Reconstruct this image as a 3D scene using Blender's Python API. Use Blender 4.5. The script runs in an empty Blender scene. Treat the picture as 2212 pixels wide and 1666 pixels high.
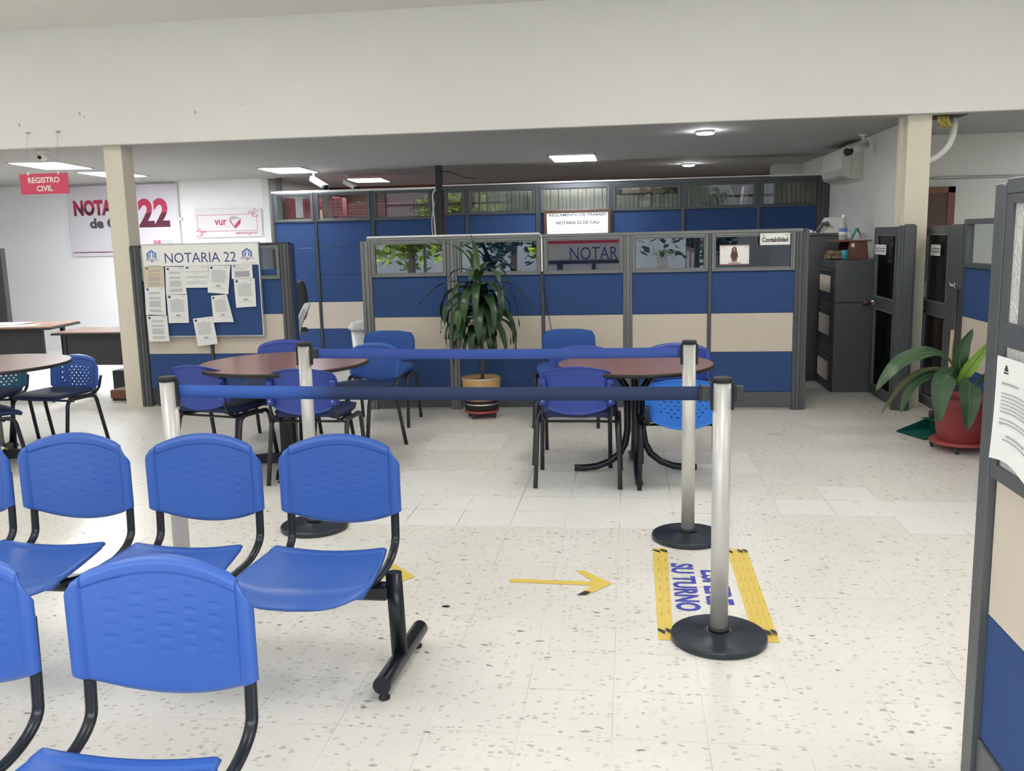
import bpy, math, random
from mathutils import Vector, Matrix

sc = bpy.context.scene
COL = sc.collection
# ------------------------------------------------------------------ camera, world, sun, exposure
cam_d = bpy.data.cameras.new('camera')
cam = bpy.data.objects.new('camera', cam_d)
COL.objects.link(cam)
_r = Vector((0.99170018, 0.12647577, -0.0231223))
_u = Vector((0.00224874, 0.16274962, 0.98666484))
_f = Vector((-0.12855234, 0.97852769, -0.16111442))
M = Matrix((_r, _u, -_f)).transposed().to_4x4()
M.translation = Vector((0, 0, 1.55))
cam.matrix_world = M
cam_d.sensor_fit = 'HORIZONTAL'
cam_d.sensor_width = 36.0
cam_d.lens = 1973.2476 / 2212 * 36.0
cam_d.clip_start = 0.05
sc.camera = cam

sc.view_settings.view_transform = 'Standard'
sc.view_settings.look = 'None'
sc.view_settings.gamma = 1.0
sc.view_settings.use_curve_mapping = False
sc.view_settings.exposure = 1.22

world = bpy.data.worlds.new('sky')
sc.world = world
world.use_nodes = True
_bg = world.node_tree.nodes['Background']
_bg.inputs[0].default_value = (0.90, 0.95, 1.0, 1)
_bg.inputs[1].default_value = 5.0

sun_d = bpy.data.lights.new('sun', 'SUN')
sun_d.energy = 5.0
sun_d.angle = math.radians(2)
sun_d.color = (1, 0.95, 0.86)
sun = bpy.data.objects.new('sun', sun_d)
COL.objects.link(sun)
sun.rotation_euler = (math.radians(-42), 0, math.radians(12))
sun.location = (0, 0, 8)

# daylight that comes in through the open shopfront behind the camera
ad = bpy.data.lights.new('shopfront_daylight', 'AREA')
ad.shape = 'RECTANGLE'; ad.size = 10.5; ad.size_y = 3.0
ad.energy = 1
ad.cycles.is_portal = True      # guides the sky light through the opening, gives off nothing itself
ad.color = (1.0, 0.985, 0.96)
ao = bpy.data.objects.new('shopfront_daylight', ad)
COL.objects.link(ao)
ao.location = (-1.5, -3.15, 1.8)
ao.rotation_euler = (math.radians(80), 0, 0)

PANEL_E = 25.0
# ------------------------------------------------------------------ materials
MATS = {}
def new_mat(name, col, rough=0.5, metal=0.0, spec=0.5, noise=0.0, nscale=20, bump=0.0, bscale=80, emit=None, estr=0):
    m = bpy.data.materials.new(name)
    m.use_nodes = True
    nt = m.node_tree
    b = nt.nodes['Principled BSDF']
    b.inputs['Base Color'].default_value = (*col, 1)
    b.inputs['Roughness'].default_value = rough
    b.inputs['Metallic'].default_value = metal
    b.inputs['Specular IOR Level'].default_value = spec
    tc = None
    if noise or bump:
        tc = nt.nodes.new('ShaderNodeTexCoord')
    if noise:
        n = nt.nodes.new('ShaderNodeTexNoise'); n.inputs['Scale'].default_value = nscale
        n.inputs['Detail'].default_value = 4
        nt.links.new(tc.outputs['Object'], n.inputs['Vector'])
        mx = nt.nodes.new('ShaderNodeMix'); mx.data_type = 'RGBA'
        mx.inputs[6].default_value = tuple(c * (1 - noise) for c in col) + (1,)
        mx.inputs[7].default_value = tuple(min(1, c * (1 + noise)) for c in col) + (1,)
        nt.links.new(n.outputs['Fac'], mx.inputs[0])
        nt.links.new(mx.outputs[2], b.inputs['Base Color'])
    if bump:
        n2 = nt.nodes.new('ShaderNodeTexNoise'); n2.inputs['Scale'].default_value = bscale
        nt.links.new(tc.outputs['Object'], n2.inputs['Vector'])
        bp = nt.nodes.new('ShaderNodeBump'); bp.inputs['Strength'].default_value = bump
        bp.inputs['Distance'].default_value = 0.002
        nt.links.new(n2.outputs['Fac'], bp.inputs['Height'])
        nt.links.new(bp.outputs['Normal'], b.inputs['Normal'])
    if emit:
        b.inputs['Emission Color'].default_value = (*emit, 1)
        b.inputs['Emission Strength'].default_value = estr
    MATS[name] = m
    return m

new_mat('wall_white', (0.76, 0.755, 0.73), 0.9, noise=0.03, nscale=3, bump=0.15, bscale=40)
new_mat('wall_grey', (0.68, 0.68, 0.645), 0.9, noise=0.03, nscale=3)
new_mat('wall_cool', (0.84, 0.83, 0.84), 0.85, noise=0.02, nscale=2)
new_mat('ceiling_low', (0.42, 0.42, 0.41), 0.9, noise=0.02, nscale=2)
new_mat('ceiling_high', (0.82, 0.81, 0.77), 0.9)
new_mat('cream_paint', (0.70, 0.65, 0.54), 0.7, noise=0.05, nscale=6)
new_mat('red_paint', (0.20, 0.065, 0.055), 0.8)
new_mat('frame_grey', (0.095, 0.102, 0.11), 0.42, 0.25, noise=0.06, nscale=40, bump=0.2, bscale=300)
new_mat('frame_light', (0.19, 0.195, 0.20), 0.38, 0.3, bump=0.2, bscale=300)
new_mat('frame_dark', (0.035, 0.037, 0.042), 0.5, 0.1)
new_mat('fabric_blue', (0.042, 0.082, 0.215), 0.95, spec=0.15, noise=0.12, nscale=260, bump=0.3, bscale=500)
new_mat('fabric_beige', (0.61, 0.54, 0.46), 0.95, spec=0.15, noise=0.06, nscale=260, bump=0.2, bscale=500)
new_mat('plastic_blue', (0.028, 0.098, 0.39), 0.36, spec=0.5, bump=0.12, bscale=900)
new_mat('plastic_violet', (0.028, 0.060, 0.33), 0.42)
new_mat('plastic_bright', (0.012, 0.16, 0.66), 0.38)
new_mat('plastic_teal', (0.015, 0.19, 0.42), 0.4)
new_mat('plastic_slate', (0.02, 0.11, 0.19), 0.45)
new_mat('cushion_blue', (0.025, 0.09, 0.33), 0.8, noise=0.08, nscale=200)
new_mat('seat_navy', (0.012, 0.025, 0.085), 0.7, noise=0.1, nscale=100)
new_mat('black_paint', (0.012, 0.015, 0.022), 0.28, 0.3, noise=0.15, nscale=60)
new_mat('tube_grey', (0.045, 0.048, 0.055), 0.38, 0.5)
new_mat('rubber', (0.01, 0.01, 0.012), 0.6)
new_mat('steel', (0.56, 0.55, 0.53), 0.38, 0.38, noise=0.07, nscale=18)
new_mat('chrome', (0.8, 0.8, 0.8), 0.12, 1.0)
new_mat('alu', (0.72, 0.73, 0.75), 0.3, 0.8)
new_mat('base_black', (0.016, 0.022, 0.032), 0.33, 0.0, noise=0.35, nscale=14)
new_mat('laminate', (0.235, 0.105, 0.085), 0.24, noise=0.14, nscale=9)
new_mat('laminate_tan', (0.38, 0.22, 0.15), 0.25, noise=0.08, nscale=9)
new_mat('laminate_sheen', (0.50, 0.38, 0.35), 0.22, noise=0.06, nscale=9)  # pale reflected light put into the left table top's colour
new_mat('edge_black', (0.015, 0.014, 0.014), 0.5)
new_mat('belt_navy', (0.030, 0.045, 0.105), 0.8, spec=0.25, noise=0.2, nscale=7)
new_mat('belt_blue', (0.055, 0.10, 0.38), 0.8, spec=0.25, noise=0.15, nscale=5)
new_mat('leaf_dark', (0.022, 0.055, 0.020), 0.32, noise=0.45, nscale=12)
new_mat('leaf_mid', (0.040, 0.095, 0.026), 0.34, noise=0.4, nscale=12)
new_mat('leaf_big', (0.036, 0.085, 0.036), 0.36, noise=0.3, nscale=9)
new_mat('leaf_lime', (0.16, 0.30, 0.02), 0.36, noise=0.35, nscale=30)
new_mat('leaf_rib', (0.09, 0.17, 0.05), 0.4)
new_mat('leaf_dry', (0.09, 0.085, 0.035), 0.7, noise=0.4, nscale=30)
new_mat('bark', (0.14, 0.105, 0.07), 0.9, noise=0.3, nscale=40)
new_mat('soil', (0.03, 0.02, 0.015), 1.0)
new_mat('pot_wood', (0.50, 0.31, 0.13), 0.5, noise=0.25, nscale=14)
new_mat('pot_red', (0.30, 0.045, 0.05), 0.42, noise=0.06, nscale=8)
new_mat('dolly_red', (0.36, 0.06, 0.06), 0.5)
new_mat('plastic_green', (0.008, 0.10, 0.075), 0.4)
new_mat('wood_handle', (0.50, 0.36, 0.24), 0.6)
new_mat('brown_wood', (0.085, 0.042, 0.028), 0.5, noise=0.2, nscale=8)
new_mat('tray_wood', (0.28, 0.20, 0.11), 0.6)
new_mat('red_wood', (0.17, 0.065, 0.04), 0.45, noise=0.12, nscale=10)
new_mat('paper', (0.80, 0.80, 0.79), 0.8)
new_mat('paper_cream', (0.66, 0.56, 0.42), 0.8)
new_mat('print_grey', (0.40, 0.40, 0.41), 0.8)
new_mat('print_dark', (0.05, 0.05, 0.055), 0.7)
new_mat('print_indigo', (0.055, 0.07, 0.25), 0.6)
new_mat('print_blue', (0.10, 0.19, 0.55), 0.6)
new_mat('print_red', (0.50, 0.04, 0.10), 0.6)
new_mat('print_maroon', (0.12, 0.02, 0.045), 0.6)
new_mat('sign_pink', (0.62, 0.06, 0.13), 0.5)
new_mat('sign_white', (0.86, 0.85, 0.82), 0.35)
new_mat('banner_white', (0.70, 0.66, 0.72), 0.6)
new_mat('banner_clear', (0.66, 0.64, 0.65), 0.5)
new_mat('white_plastic', (0.75, 0.75, 0.73), 0.4)
new_mat('grey_plastic', (0.36, 0.36, 0.33), 0.45)
new_mat('ac_plastic', (0.62, 0.60, 0.53), 0.4)
new_mat('tape_yellow', (0.72, 0.53, 0.10), 0.45, noise=0.06, nscale=30)
new_mat('tape_black', (0.025, 0.025, 0.025), 0.5, noise=0.4, nscale=60)
new_mat('letter_blue', (0.045, 0.055, 0.42), 0.6, noise=0.15, nscale=40)
new_mat('cyan_plastic', (0.02, 0.26, 0.33), 0.4)
new_mat('book_red', (0.26, 0.035, 0.045), 0.6, noise=0.12, nscale=20)
new_mat('book_brown', (0.14, 0.09, 0.065), 0.7)
new_mat('book_gold', (0.62, 0.40, 0.36), 0.5)
new_mat('binder_cream', (0.50, 0.47, 0.38), 0.7, noise=0.14, nscale=6)
new_mat('binder_grey', (0.36, 0.34, 0.28), 0.7, noise=0.14, nscale=6)
new_mat('cardboard', (0.38, 0.26, 0.16), 0.8)
new_mat('skin', (0.42, 0.24, 0.17), 0.6)
new_mat('hair_brown', (0.06, 0.02, 0.015), 0.6)
new_mat('insulation', (0.50, 0.40, 0.10), 0.9, noise=0.4, nscale=30)
new_mat('outdoor_green', (0.20, 0.30, 0.03), 0.9, noise=0.6, nscale=6)
new_mat('outdoor_dark', (0.03, 0.07, 0.04), 0.9, noise=0.6, nscale=6)
new_mat('asphalt', (0.16, 0.16, 0.155), 0.9)
new_mat('facade_grey', (0.13, 0.14, 0.15), 0.9, noise=0.2, nscale=1)
new_mat('lamp_panel', (1, 1, 1), 0.5, emit=(0.93, 0.96, 1.0), estr=PANEL_E)
new_mat('fill_panel_soft', (1, 1, 1), 0.5, emit=(1.0, 0.97, 0.92), estr=6.0)  # glow of the fill panels added on the high ceiling
new_mat('lamp_round', (1, 1, 1), 0.5, emit=(0.97, 0.97, 1.0), estr=110.0)
new_mat('lamp_trim', (0.8, 0.8, 0.8), 0.4)

def glass_mat(name, refl, tint=(1, 1, 1), rough=0.0, bump=0.0):
    m = bpy.data.materials.new(name); m.use_nodes = True
    nt = m.node_tree; nt.nodes.clear()
    out = nt.nodes.new('ShaderNodeOutputMaterial')
    g = nt.nodes.new('ShaderNodeBsdfGlossy'); g.inputs['Roughness'].default_value = rough
    g.inputs['Color'].default_value = (0.95, 0.97, 1, 1)
    t = nt.nodes.new('ShaderNodeBsdfTransparent'); t.inputs['Color'].default_value = (*tint, 1)
    mix = nt.nodes.new('ShaderNodeMixShader'); mix.inputs[0].default_value = refl
    nt.links.new(t.outputs[0], mix.inputs[1]); nt.links.new(g.outputs[0], mix.inputs[2])
    nt.links.new(mix.outputs[0], out.inputs[0])
    MATS[name] = m
glass_mat('glass_mirrorish', 0.17, (0.38, 0.40, 0.42))
glass_mat('glass_dark', 0.05, (0.30, 0.32, 0.35))
glass_mat('glass_thin', 0.035, (0.85, 0.87, 0.88))
# frosted rippled glass
def frosted():
    m = new_mat('glass_frosted', (0.72, 0.72, 0.70), 0.3, spec=0.8)
    nt = m.node_tree; b = nt.nodes['Principled BSDF']
    b.inputs['Transmission Weight'].default_value = 0.15
    tc = nt.nodes.new('ShaderNodeTexCoord')
    v = nt.nodes.new('ShaderNodeTexVoronoi'); v.inputs['Scale'].default_value = 110
    nt.links.new(tc.outputs['Object'], v.inputs['Vector'])
    bp = nt.nodes.new('ShaderNodeBump'); bp.inputs['Strength'].default_value = 1.0; bp.inputs['Distance'].default_value = 0.003
    nt.links.new(v.outputs['Distance'], bp.inputs['Height']); nt.links.new(bp.outputs['Normal'], b.inputs['Normal'])
frosted()

def floor_mat(name, base, chip_dark, rough, chips=1.0, grout=0.5):
    m = bpy.data.materials.new(name); m.use_nodes = True
    nt = m.node_tree; L = nt.links.new; N = nt.nodes.new
    b = nt.nodes['Principled BSDF']; b.inputs['Roughness'].default_value = rough
    b.inputs['Specular IOR Level'].default_value = 0.45
    tc = N('ShaderNodeTexCoord')
    # broad cloudiness of the terrazzo
    n = N('ShaderNodeTexNoise'); n.inputs['Scale'].default_value = 1.6; n.inputs['Detail'].default_value = 6
    L(tc.outputs['Object'], n.inputs['Vector'])
    m1 = N('ShaderNodeMix'); m1.data_type = 'RGBA'
    m1.inputs[6].default_value = tuple(c * 0.90 for c in base) + (1,); m1.inputs[7].default_value = tuple(c * 1.08 for c in base) + (1,)
    L(n.outputs['Fac'], m1.inputs[0])
    cur = m1.outputs[2]
    for sc_, th, ck, ex, pick in ((34, 0.33, chip_dark, (1, 1.6, 1), 0.28), (62, 0.36, tuple(c * 1.5 for c in chip_dark), (1.3, 1, 1), 0.34), (24, 0.30, tuple(c * 0.45 for c in chip_dark), (1, 1.9, 1), 0.035)):
        mp = N('ShaderNodeMapping'); mp.inputs['Scale'].default_value = ex
        wn = N('ShaderNodeTexNoise'); wn.inputs['Scale'].default_value = sc_ * 0.8
        L(tc.outputs['Object'], wn.inputs['Vector'])
        va = N('ShaderNodeVectorMath'); va.operation = 'MULTIPLY_ADD'
        va.inputs[1].default_value = (0.034, 0.034, 0.0); L(wn.outputs['Color'], va.inputs[0]); L(tc.outputs['Object'], va.inputs[2])
        L(va.outputs[0], mp.inputs['Vector'])
        v = N('ShaderNodeTexVoronoi'); v.inputs['Scale'].default_value = sc_; v.voronoi_dimensions = '2D'
        L(mp.outputs[0], v.inputs['Vector'])
        lt = N('ShaderNodeMath'); lt.operation = 'LESS_THAN'; lt.inputs[1].default_value = th
        L(v.outputs['Distance'], lt.inputs[0])
        sp = N('ShaderNodeSeparateColor'); L(v.outputs['Color'], sp.inputs[0])
        l2 = N('ShaderNodeMath'); l2.operation = 'LESS_THAN'; l2.inputs[1].default_value = pick * chips
        L(sp.outputs[0], l2.inputs[0])
        mu = N('ShaderNodeMath'); mu.operation = 'MULTIPLY'; L(lt.outputs[0], mu.inputs[0]); L(l2.outputs[0], mu.inputs[1])
        # strength varies by chip
        mu2 = N('ShaderNodeMath'); mu2.operation = 'MULTIPLY'; L(mu.outputs[0], mu2.inputs[0]); L(sp.outputs[1], mu2.inputs[1])
        mm = N('ShaderNodeMix'); mm.data_type = 'RGBA'; L(mu2.outputs[0], mm.inputs[0]); L(cur, mm.inputs[6])
        mm.inputs[7].default_value = (*ck, 1)
        cur = mm.outputs[2]
    # joints, 0.295 m grid
    sx = N('ShaderNodeSeparateXYZ'); L(tc.outputs['Object'], sx.inputs[0])
    def joint(sock, off):
        a = N('ShaderNodeMath'); a.operation = 'ADD'; a.inputs[1].default_value = off; L(sock, a.inputs[0])
        q = N('ShaderNodeMath'); q.operation = 'PINGPONG'; q.inputs[1].default_value = 0.1475; L(a.outputs[0], q.inputs[0])
        c = N('ShaderNodeMath'); c.operation = 'LESS_THAN'; c.inputs[1].default_value = 0.0017; L(q.outputs[0], c.inputs[0])
        return c.outputs[0]
    jx = joint(sx.outputs[0], 0.65 + 29.5); jy = joint(sx.outputs[1], -4.71 + 29.5)
    mxx = N('ShaderNodeMath'); mxx.operation = 'MAXIMUM'; L(jx, mxx.inputs[0]); L(jy, mxx.inputs[1])
    nn = N('ShaderNodeTexNoise'); nn.inputs['Scale'].default_value = 2.3; L(tc.outputs['Object'], nn.inputs['Vector'])
    rr = N('ShaderNodeMapRange'); rr.inputs[1].default_value = 0.42; rr.inputs[2].default_value = 0.62; rr.inputs[3].default_value = 0.06; rr.inputs[4].default_value = grout
    L(nn.outputs['Fac'], rr.inputs[0])
    gm = N('ShaderNodeMath'); gm.operation = 'MULTIPLY'; L(mxx.outputs[0], gm.inputs[0]); L(rr.outputs[0], gm.inputs[1])
    fm = N('ShaderNodeMix'); fm.data_type = 'RGBA'; L(gm.outputs[0], fm.inputs[0]); L(cur, fm.inputs[6]); fm.inputs[7].default_value = (0.10, 0.09, 0.08, 1)
    L(fm.outputs[2], b.inputs['Base Color'])
    rn = N('ShaderNodeMapRange'); rn.inputs[3].default_value = rough - 0.03; rn.inputs[4].default_value = rough + 0.06
    L(n.outputs['Fac'], rn.inputs[0]); L(rn.outputs[0], b.inputs['Roughness'])
    MATS[name] = m
floor_mat('terrazzo', (0.735, 0.715, 0.668), (0.47, 0.44, 0.385), 0.34, 1.0, 0.32)
floor_mat('terrazzo_new', (0.775, 0.775, 0.745), (0.62, 0.59, 0.53), 0.33, 0.30, 0.95)

# ------------------------------------------------------------------ mesh builder
class MB:
    def __init__(s): s.v = []; s.f = []; s.m = []; s.sm = []; s.mi = 0; s.T = None
    def addv(s, p):
        p = Vector(p)
        if s.T is not None: p = s.T @ p
        s.v.append(p); return len(s.v) - 1
    def face(s, idx, smooth=False): s.f.append(tuple(idx)); s.m.append(s.mi); s.sm.append(smooth)
    def quad(s, a, b, c, d, smooth=False):
        s.face([s.addv(a), s.addv(b), s.addv(c), s.addv(d)], smooth)
    def poly(s, pts): s.face([s.addv(p) for p in pts])
    def box(s, x0, x1, y0, y1, z0, z1, bev=0.0):
        if x0 > x1: x0, x1 = x1, x0
        if y0 > y1: y0, y1 = y1, y0
        if z0 > z1: z0, z1 = z1, z0
        if bev <= 0:
            i = [s.addv((x, y, z)) for x in (x0, x1) for y in (y0, y1) for z in (z0, z1)]
            for q in ((0, 1, 3, 2), (4, 6, 7, 5), (0, 4, 5, 1), (2, 3, 7, 6), (0, 2, 6, 4), (1, 5, 7, 3)):
                s.face([i[k] for k in q])
            return
        b = min(bev, (x1 - x0) / 2.01, (y1 - y0) / 2.01, (z1 - z0) / 2.01)
        # chamfered box: 24 verts
        X = (x0, x1); Y = (y0, y1); Z = (z0, z1); vid = {}
        for a in (0, 1):
            for c in (0, 1):
                for e in (0, 1):
                    sx = b if a == 0 else -b; sy = b if c == 0 else -b; sz = b if e == 0 else -b
                    vid[(a, c, e, 0)] = s.addv((X[a], Y[c] + sy, Z[e] + sz))
                    vid[(a, c, e, 1)] = s.addv((X[a] + sx, Y[c], Z[e] + sz))
                    vid[(a, c, e, 2)] = s.addv((X[a] + sx, Y[c] + sy, Z[e]))
        g = lambda a, c, e, k: vid[(a, c, e, k)]
        for a in (0, 1):
            q = [g(a, 0, 0, 0), g(a, 1, 0, 0), g(a, 1, 1, 0), g(a, 0, 1, 0)]; s.face(q if a else q[::-1])
            q = [g(0, a, 0, 1), g(0, a, 1, 1), g(1, a, 1, 1), g(1, a, 0, 1)]; s.face(q if a else q[::-1])
            q = [g(0, 0, a, 2), g(1, 0, a, 2), g(1, 1, a, 2), g(0, 1, a, 2)]; s.face(q if a else q[::-1])
        for a in (0, 1):
            for c in (0, 1):
                s.face([g(a, c, 0, 0), g(a, c, 0, 1), g(a, c, 1, 1), g(a, c, 1, 0)])
                s.face([g(a, 0, c, 0), g(a, 0, c, 2), g(a, 1, c, 2), g(a, 1, c, 0)])
                s.face([g(0, a, c, 1), g(0, a, c, 2), g(1, a, c, 2), g(1, a, c, 1)])
                for e in (0, 1):
                    s.face([g(a, c, e, 0), g(a, c, e, 1), g(a, c, e, 2)])
    def lathe(s, prof, cx=0, cy=0, n=32, cap=True, smooth=True):
        rings = []
        for r, z in prof:
            rings.append([s.addv((cx + r * math.cos(2 * math.pi * k / n), cy + r * math.sin(2 * math.pi * k / n), z)) for k in range(n)])
        for a in range(len(rings) - 1):
            for k in range(n):
                s.face([rings[a][k], rings[a][(k + 1) % n], rings[a + 1][(k + 1) % n], rings[a + 1][k]], smooth)
        if cap:
            s.face(rings[0][::-1]); s.face(rings[-1])
    def cyl(s, cx, cy, z0, z1, r, n=24): s.lathe([(r, z0), (r, z1)], cx, cy, n)
    def tube(s, pts, r, n=10, ry=None, up=(0, 0, 1), cap=True, smooth=True, rads=None):
        pts = [Vector(p) for p in pts]; ry = r if ry is None else ry
        rings = []; prev = None
        for i, p in enumerate(pts):
            if i == 0: t = pts[1] - pts[0]
            elif i == len(pts) - 1: t = pts[-1] - pts[-2]
            else: t = (pts[i + 1] - pts[i]).normalized() + (pts[i] - pts[i - 1]).normalized()
            t.normalize()
            if prev is None:
                U = Vector(up)
                if abs(U.dot(t)) > 0.95: U = Vector((1, 0, 0)) if abs(t.x) < 0.9 else Vector((0, 1, 0))
                a = U.cross(t).normalized()
            else:
                a = (prev - t * prev.dot(t)).normalized()
            prev = a; b = t.cross(a).normalized()
            k = rads[i] if rads else 1.0
            rings.append([s.addv(p + a * (r * k * math.cos(2 * math.pi * j / n)) + b * (ry * k * math.sin(2 * math.pi * j / n))) for j in range(n)])
        for i in range(len(rings) - 1):
            for j in range(n):
                s.face([rings[i][j], rings[i][(j + 1) % n], rings[i + 1][(j + 1) % n], rings[i + 1][j]], smooth)
        if cap: s.face(rings[0][::-1]); s.face(rings[-1])
    def grid(s, fn, nu, nv, skip=None, smooth=True, flip=False):
        ids = [[s.addv(fn(i / nu, j / nv)) for j in range(nv + 1)] for i in range(nu + 1)]
        for i in range(nu):
            for j in range(nv):
                if skip and skip(i, j): continue
                q = [ids[i][j], ids[i + 1][j], ids[i + 1][j + 1], ids[i][j + 1]]
                s.face(q[::-1] if flip else q, smooth)
    def build(s, name, mats, parent=None, world=False, solid=0.0, offset=0.0, sub=0, bevel=0.0):
        me = bpy.data.meshes.new(name)
        vs = s.v
        if world and parent is not None:
            inv = parent.matrix_basis.inverted(); vs = [inv @ v for v in vs]
        me.from_pydata([tuple(v) for v in vs], [], s.f)
        if isinstance(mats, str): mats = [mats]
        for m in mats: me.materials.append(MATS[m])
        for p, mi, sm in zip(me.polygons, s.m, s.sm): p.material_index = mi; p.use_smooth = sm
        me.update()
        import bmesh
        bm = bmesh.new(); bm.from_mesh(me)
        bmesh.ops.recalc_face_normals(bm, faces=bm.faces) if not solid and not getattr(s, 'keep', False) else None
        bm.to_mesh(me); bm.free()
        o = bpy.data.objects.new(name, me); COL.objects.link(o)
        if parent is not None: o.parent = parent
        if sub:
            md = o.modifiers.new('sub', 'SUBSURF'); md.levels = sub; md.render_levels = sub
        if solid:
            md = o.modifiers.new('solid', 'SOLIDIFY'); md.thickness = solid; md.offset = offset
        if bevel:
            md = o.modifiers.new('bev', 'BEVEL'); md.width = bevel; md.segments = 2
        return o

def thing(name, label, cat, loc=(0, 0, 0), rz=0, group=None):
    o = bpy.data.objects.new(name, None); COL.objects.link(o)
    o.empty_display_size = 0.1
    o.location = loc; o.rotation_euler = (0, 0, rz)
    o.matrix_basis = Matrix.Translation(Vector(loc)) @ Matrix.Rotation(rz, 4, 'Z')
    o['label'] = label; o['category'] = cat
    if group: o['group'] = group
    return o
def tag(o, label, cat, group=None):
    o['label'] = label; o['category'] = cat
    if group: o['group'] = group
    return o
def struct(o): o['kind'] = 'structure'; return o
def dup(root, label, loc=None, rz=None, group=None):
    r = root.copy(); COL.objects.link(r)
    if loc is not None or rz is not None:
        l = loc if loc is not None else root.location
        a = rz if rz is not None else root.rotation_euler[2]
        r.matrix_basis = Matrix.Translation(Vector(l)) @ Matrix.Rotation(a, 4, 'Z')
    r['label'] = label
    if group: r['group'] = group
    for ch in list(root.children):
        c = ch.copy(); COL.objects.link(c); c.parent = r
        for g in list(ch.children):
            d = g.copy(); COL.objects.link(d); d.parent = c
    return r
def origin_to(o, loc):
    """move a mesh object's origin without moving its geometry"""
    loc = Vector(loc)
    for v in o.data.vertices: v.co -= loc
    o.location = loc
    return o
def solo(name, mb, mat, label, cat, loc, group=None, **k):
    o = mb.build(name, mat, None, **k); origin_to(o, loc); return tag(o, label, cat, group)

# lettering: text curve converted to a thin mesh that fills the box (w,h); 'face' is the side it looks to
_tcache = {}
def lettering(body, x, y, z, w, h, mat, parent, face='-Y', name='lettering', bold=0.0, depth=0.0008, mirror=False, shear=0, top=None):
    key = (body, bold)
    if key not in _tcache:
        cu = bpy.data.curves.new('t', 'FONT'); cu.body = body; cu.size = 1; cu.offset = bold; cu.resolution_u = 3
        cu.align_x = 'LEFT'; cu.space_line = 1.05
        if '\n' in body: cu.align_x = 'CENTER'
        ob = bpy.data.objects.new('t', cu); COL.objects.link(ob)
        dg = bpy.context.evaluated_depsgraph_get()
        me = bpy.data.meshes.new_from_object(ob.evaluated_get(dg))
        vs = [v.co.copy() for v in me.vertices]; fs = [tuple(p.vertices) for p in me.polygons]
        bpy.data.objects.remove(ob); bpy.data.meshes.remove(me); bpy.data.curves.remove(cu)
        _tcache[key] = (vs, fs)
    vs, fs = _tcache[key]
    x0 = min(v.x for v in vs); x1 = max(v.x for v in vs); y0 = min(v.y for v in vs); y1 = max(v.y for v in vs)
    mb = MB()
    for v in vs:
        a = (v.x - x0) / (x1 - x0) * w; b = (v.y - y0) / (y1 - y0) * h
        a += shear * b
        if mirror: a = w - a
        if face == '-Y': mb.addv((x + a, y, z + b))
        elif face == '+Y': mb.addv((x - a, y, z + b))
        elif face == '-X': mb.addv((x, y - a, z + b))
        elif face == '+X': mb.addv((x, y + a, z + b))
        elif face == 'floor': mb.addv((x - 0 + b, y - a, z))       # reads downwards, top of letters to +X
    for f in fs: mb.face(f)
    mb.keep = True
    if top:
        # two-tone print: lower half second colour
        mats = [mat, top]
        zs = [v.z for v in mb.v]; mid = (min(zs) + max(zs)) / 2
        for k, f in enumerate(mb.f):
            cz = sum(mb.v[i].z for i in f) / len(f)
            mb.m[k] = 1 if cz > mid else 0
    else: mats = mat
    return mb.build(name, mats, parent, world=True)

def bend(p0, p1, p2, r, n=5):
    """rounded corner at p1"""
    p0, p1, p2 = Vector(p0), Vector(p1), Vector(p2)
    a = p1 + (p0 - p1).normalized() * r; b = p1 + (p2 - p1).normalized() * r
    return [(a * (1 - t) ** 2 + p1 * 2 * t * (1 - t) + b * t * t) for t in [k / n for k in range(n + 1)]]
def rpath(pts, r, n=5):
    out = [Vector(pts[0])]
    for i in range(1, len(pts) - 1): out += bend(pts[i - 1], pts[i], pts[i + 1], r, n)
    out.append(Vector(pts[-1])); return out

# ================================================================== SETTING
ZC = 2.47
# floor: a grid of 0.295 m slabs, some of them replaced by paler ones
T = 0.295; X0 = -0.65; Y0 = 4.71
white = set()
def W(i0, i1, j0, j1):
    for i in range(i0, i1):
        for j in range(j0, j1): white.add((i, j))
W(-3, 4, 0, 4); W(-2, 0, 0, 4); W(-3, -1, 6, 8); W(2, 5, 4, 6); W(5, 7, 1, 2); W(6, 7, 2, 3); W(7, 9, 0, 1); W(7, 9, 1, 2)
W(7, 9, 7, 8); W(7, 9, 9, 10); W(9, 10, 9, 10); W(-9, -7, 5, 6); W(-12, -10, 2, 4); W(-7, -5, 10, 11)
mb = MB()
for i in range(-36, 20):
    for j in range(-30, 38):
        mb.mi = 1 if (i, j) in white else 0
        mb.quad((X0 + i * T, Y0 + j * T, 0), (X0 + (i + 1) * T, Y0 + j * T, 0), (X0 + (i + 1) * T, Y0 + (j + 1) * T, 0), (X0 + i * T, Y0 + (j + 1) * T, 0))
struct(mb.build('floor', ['terrazzo', 'terrazzo_new']))

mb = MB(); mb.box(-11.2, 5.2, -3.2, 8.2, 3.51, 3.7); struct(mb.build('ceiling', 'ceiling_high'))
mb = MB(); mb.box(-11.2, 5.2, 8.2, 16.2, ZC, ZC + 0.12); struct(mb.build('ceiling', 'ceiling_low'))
mb = MB(); mb.box(-11.2, 5.2, 8.12, 8.2, ZC, 3.51)
beam = struct(mb.build('wall_header', 'wall_white'))
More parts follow.
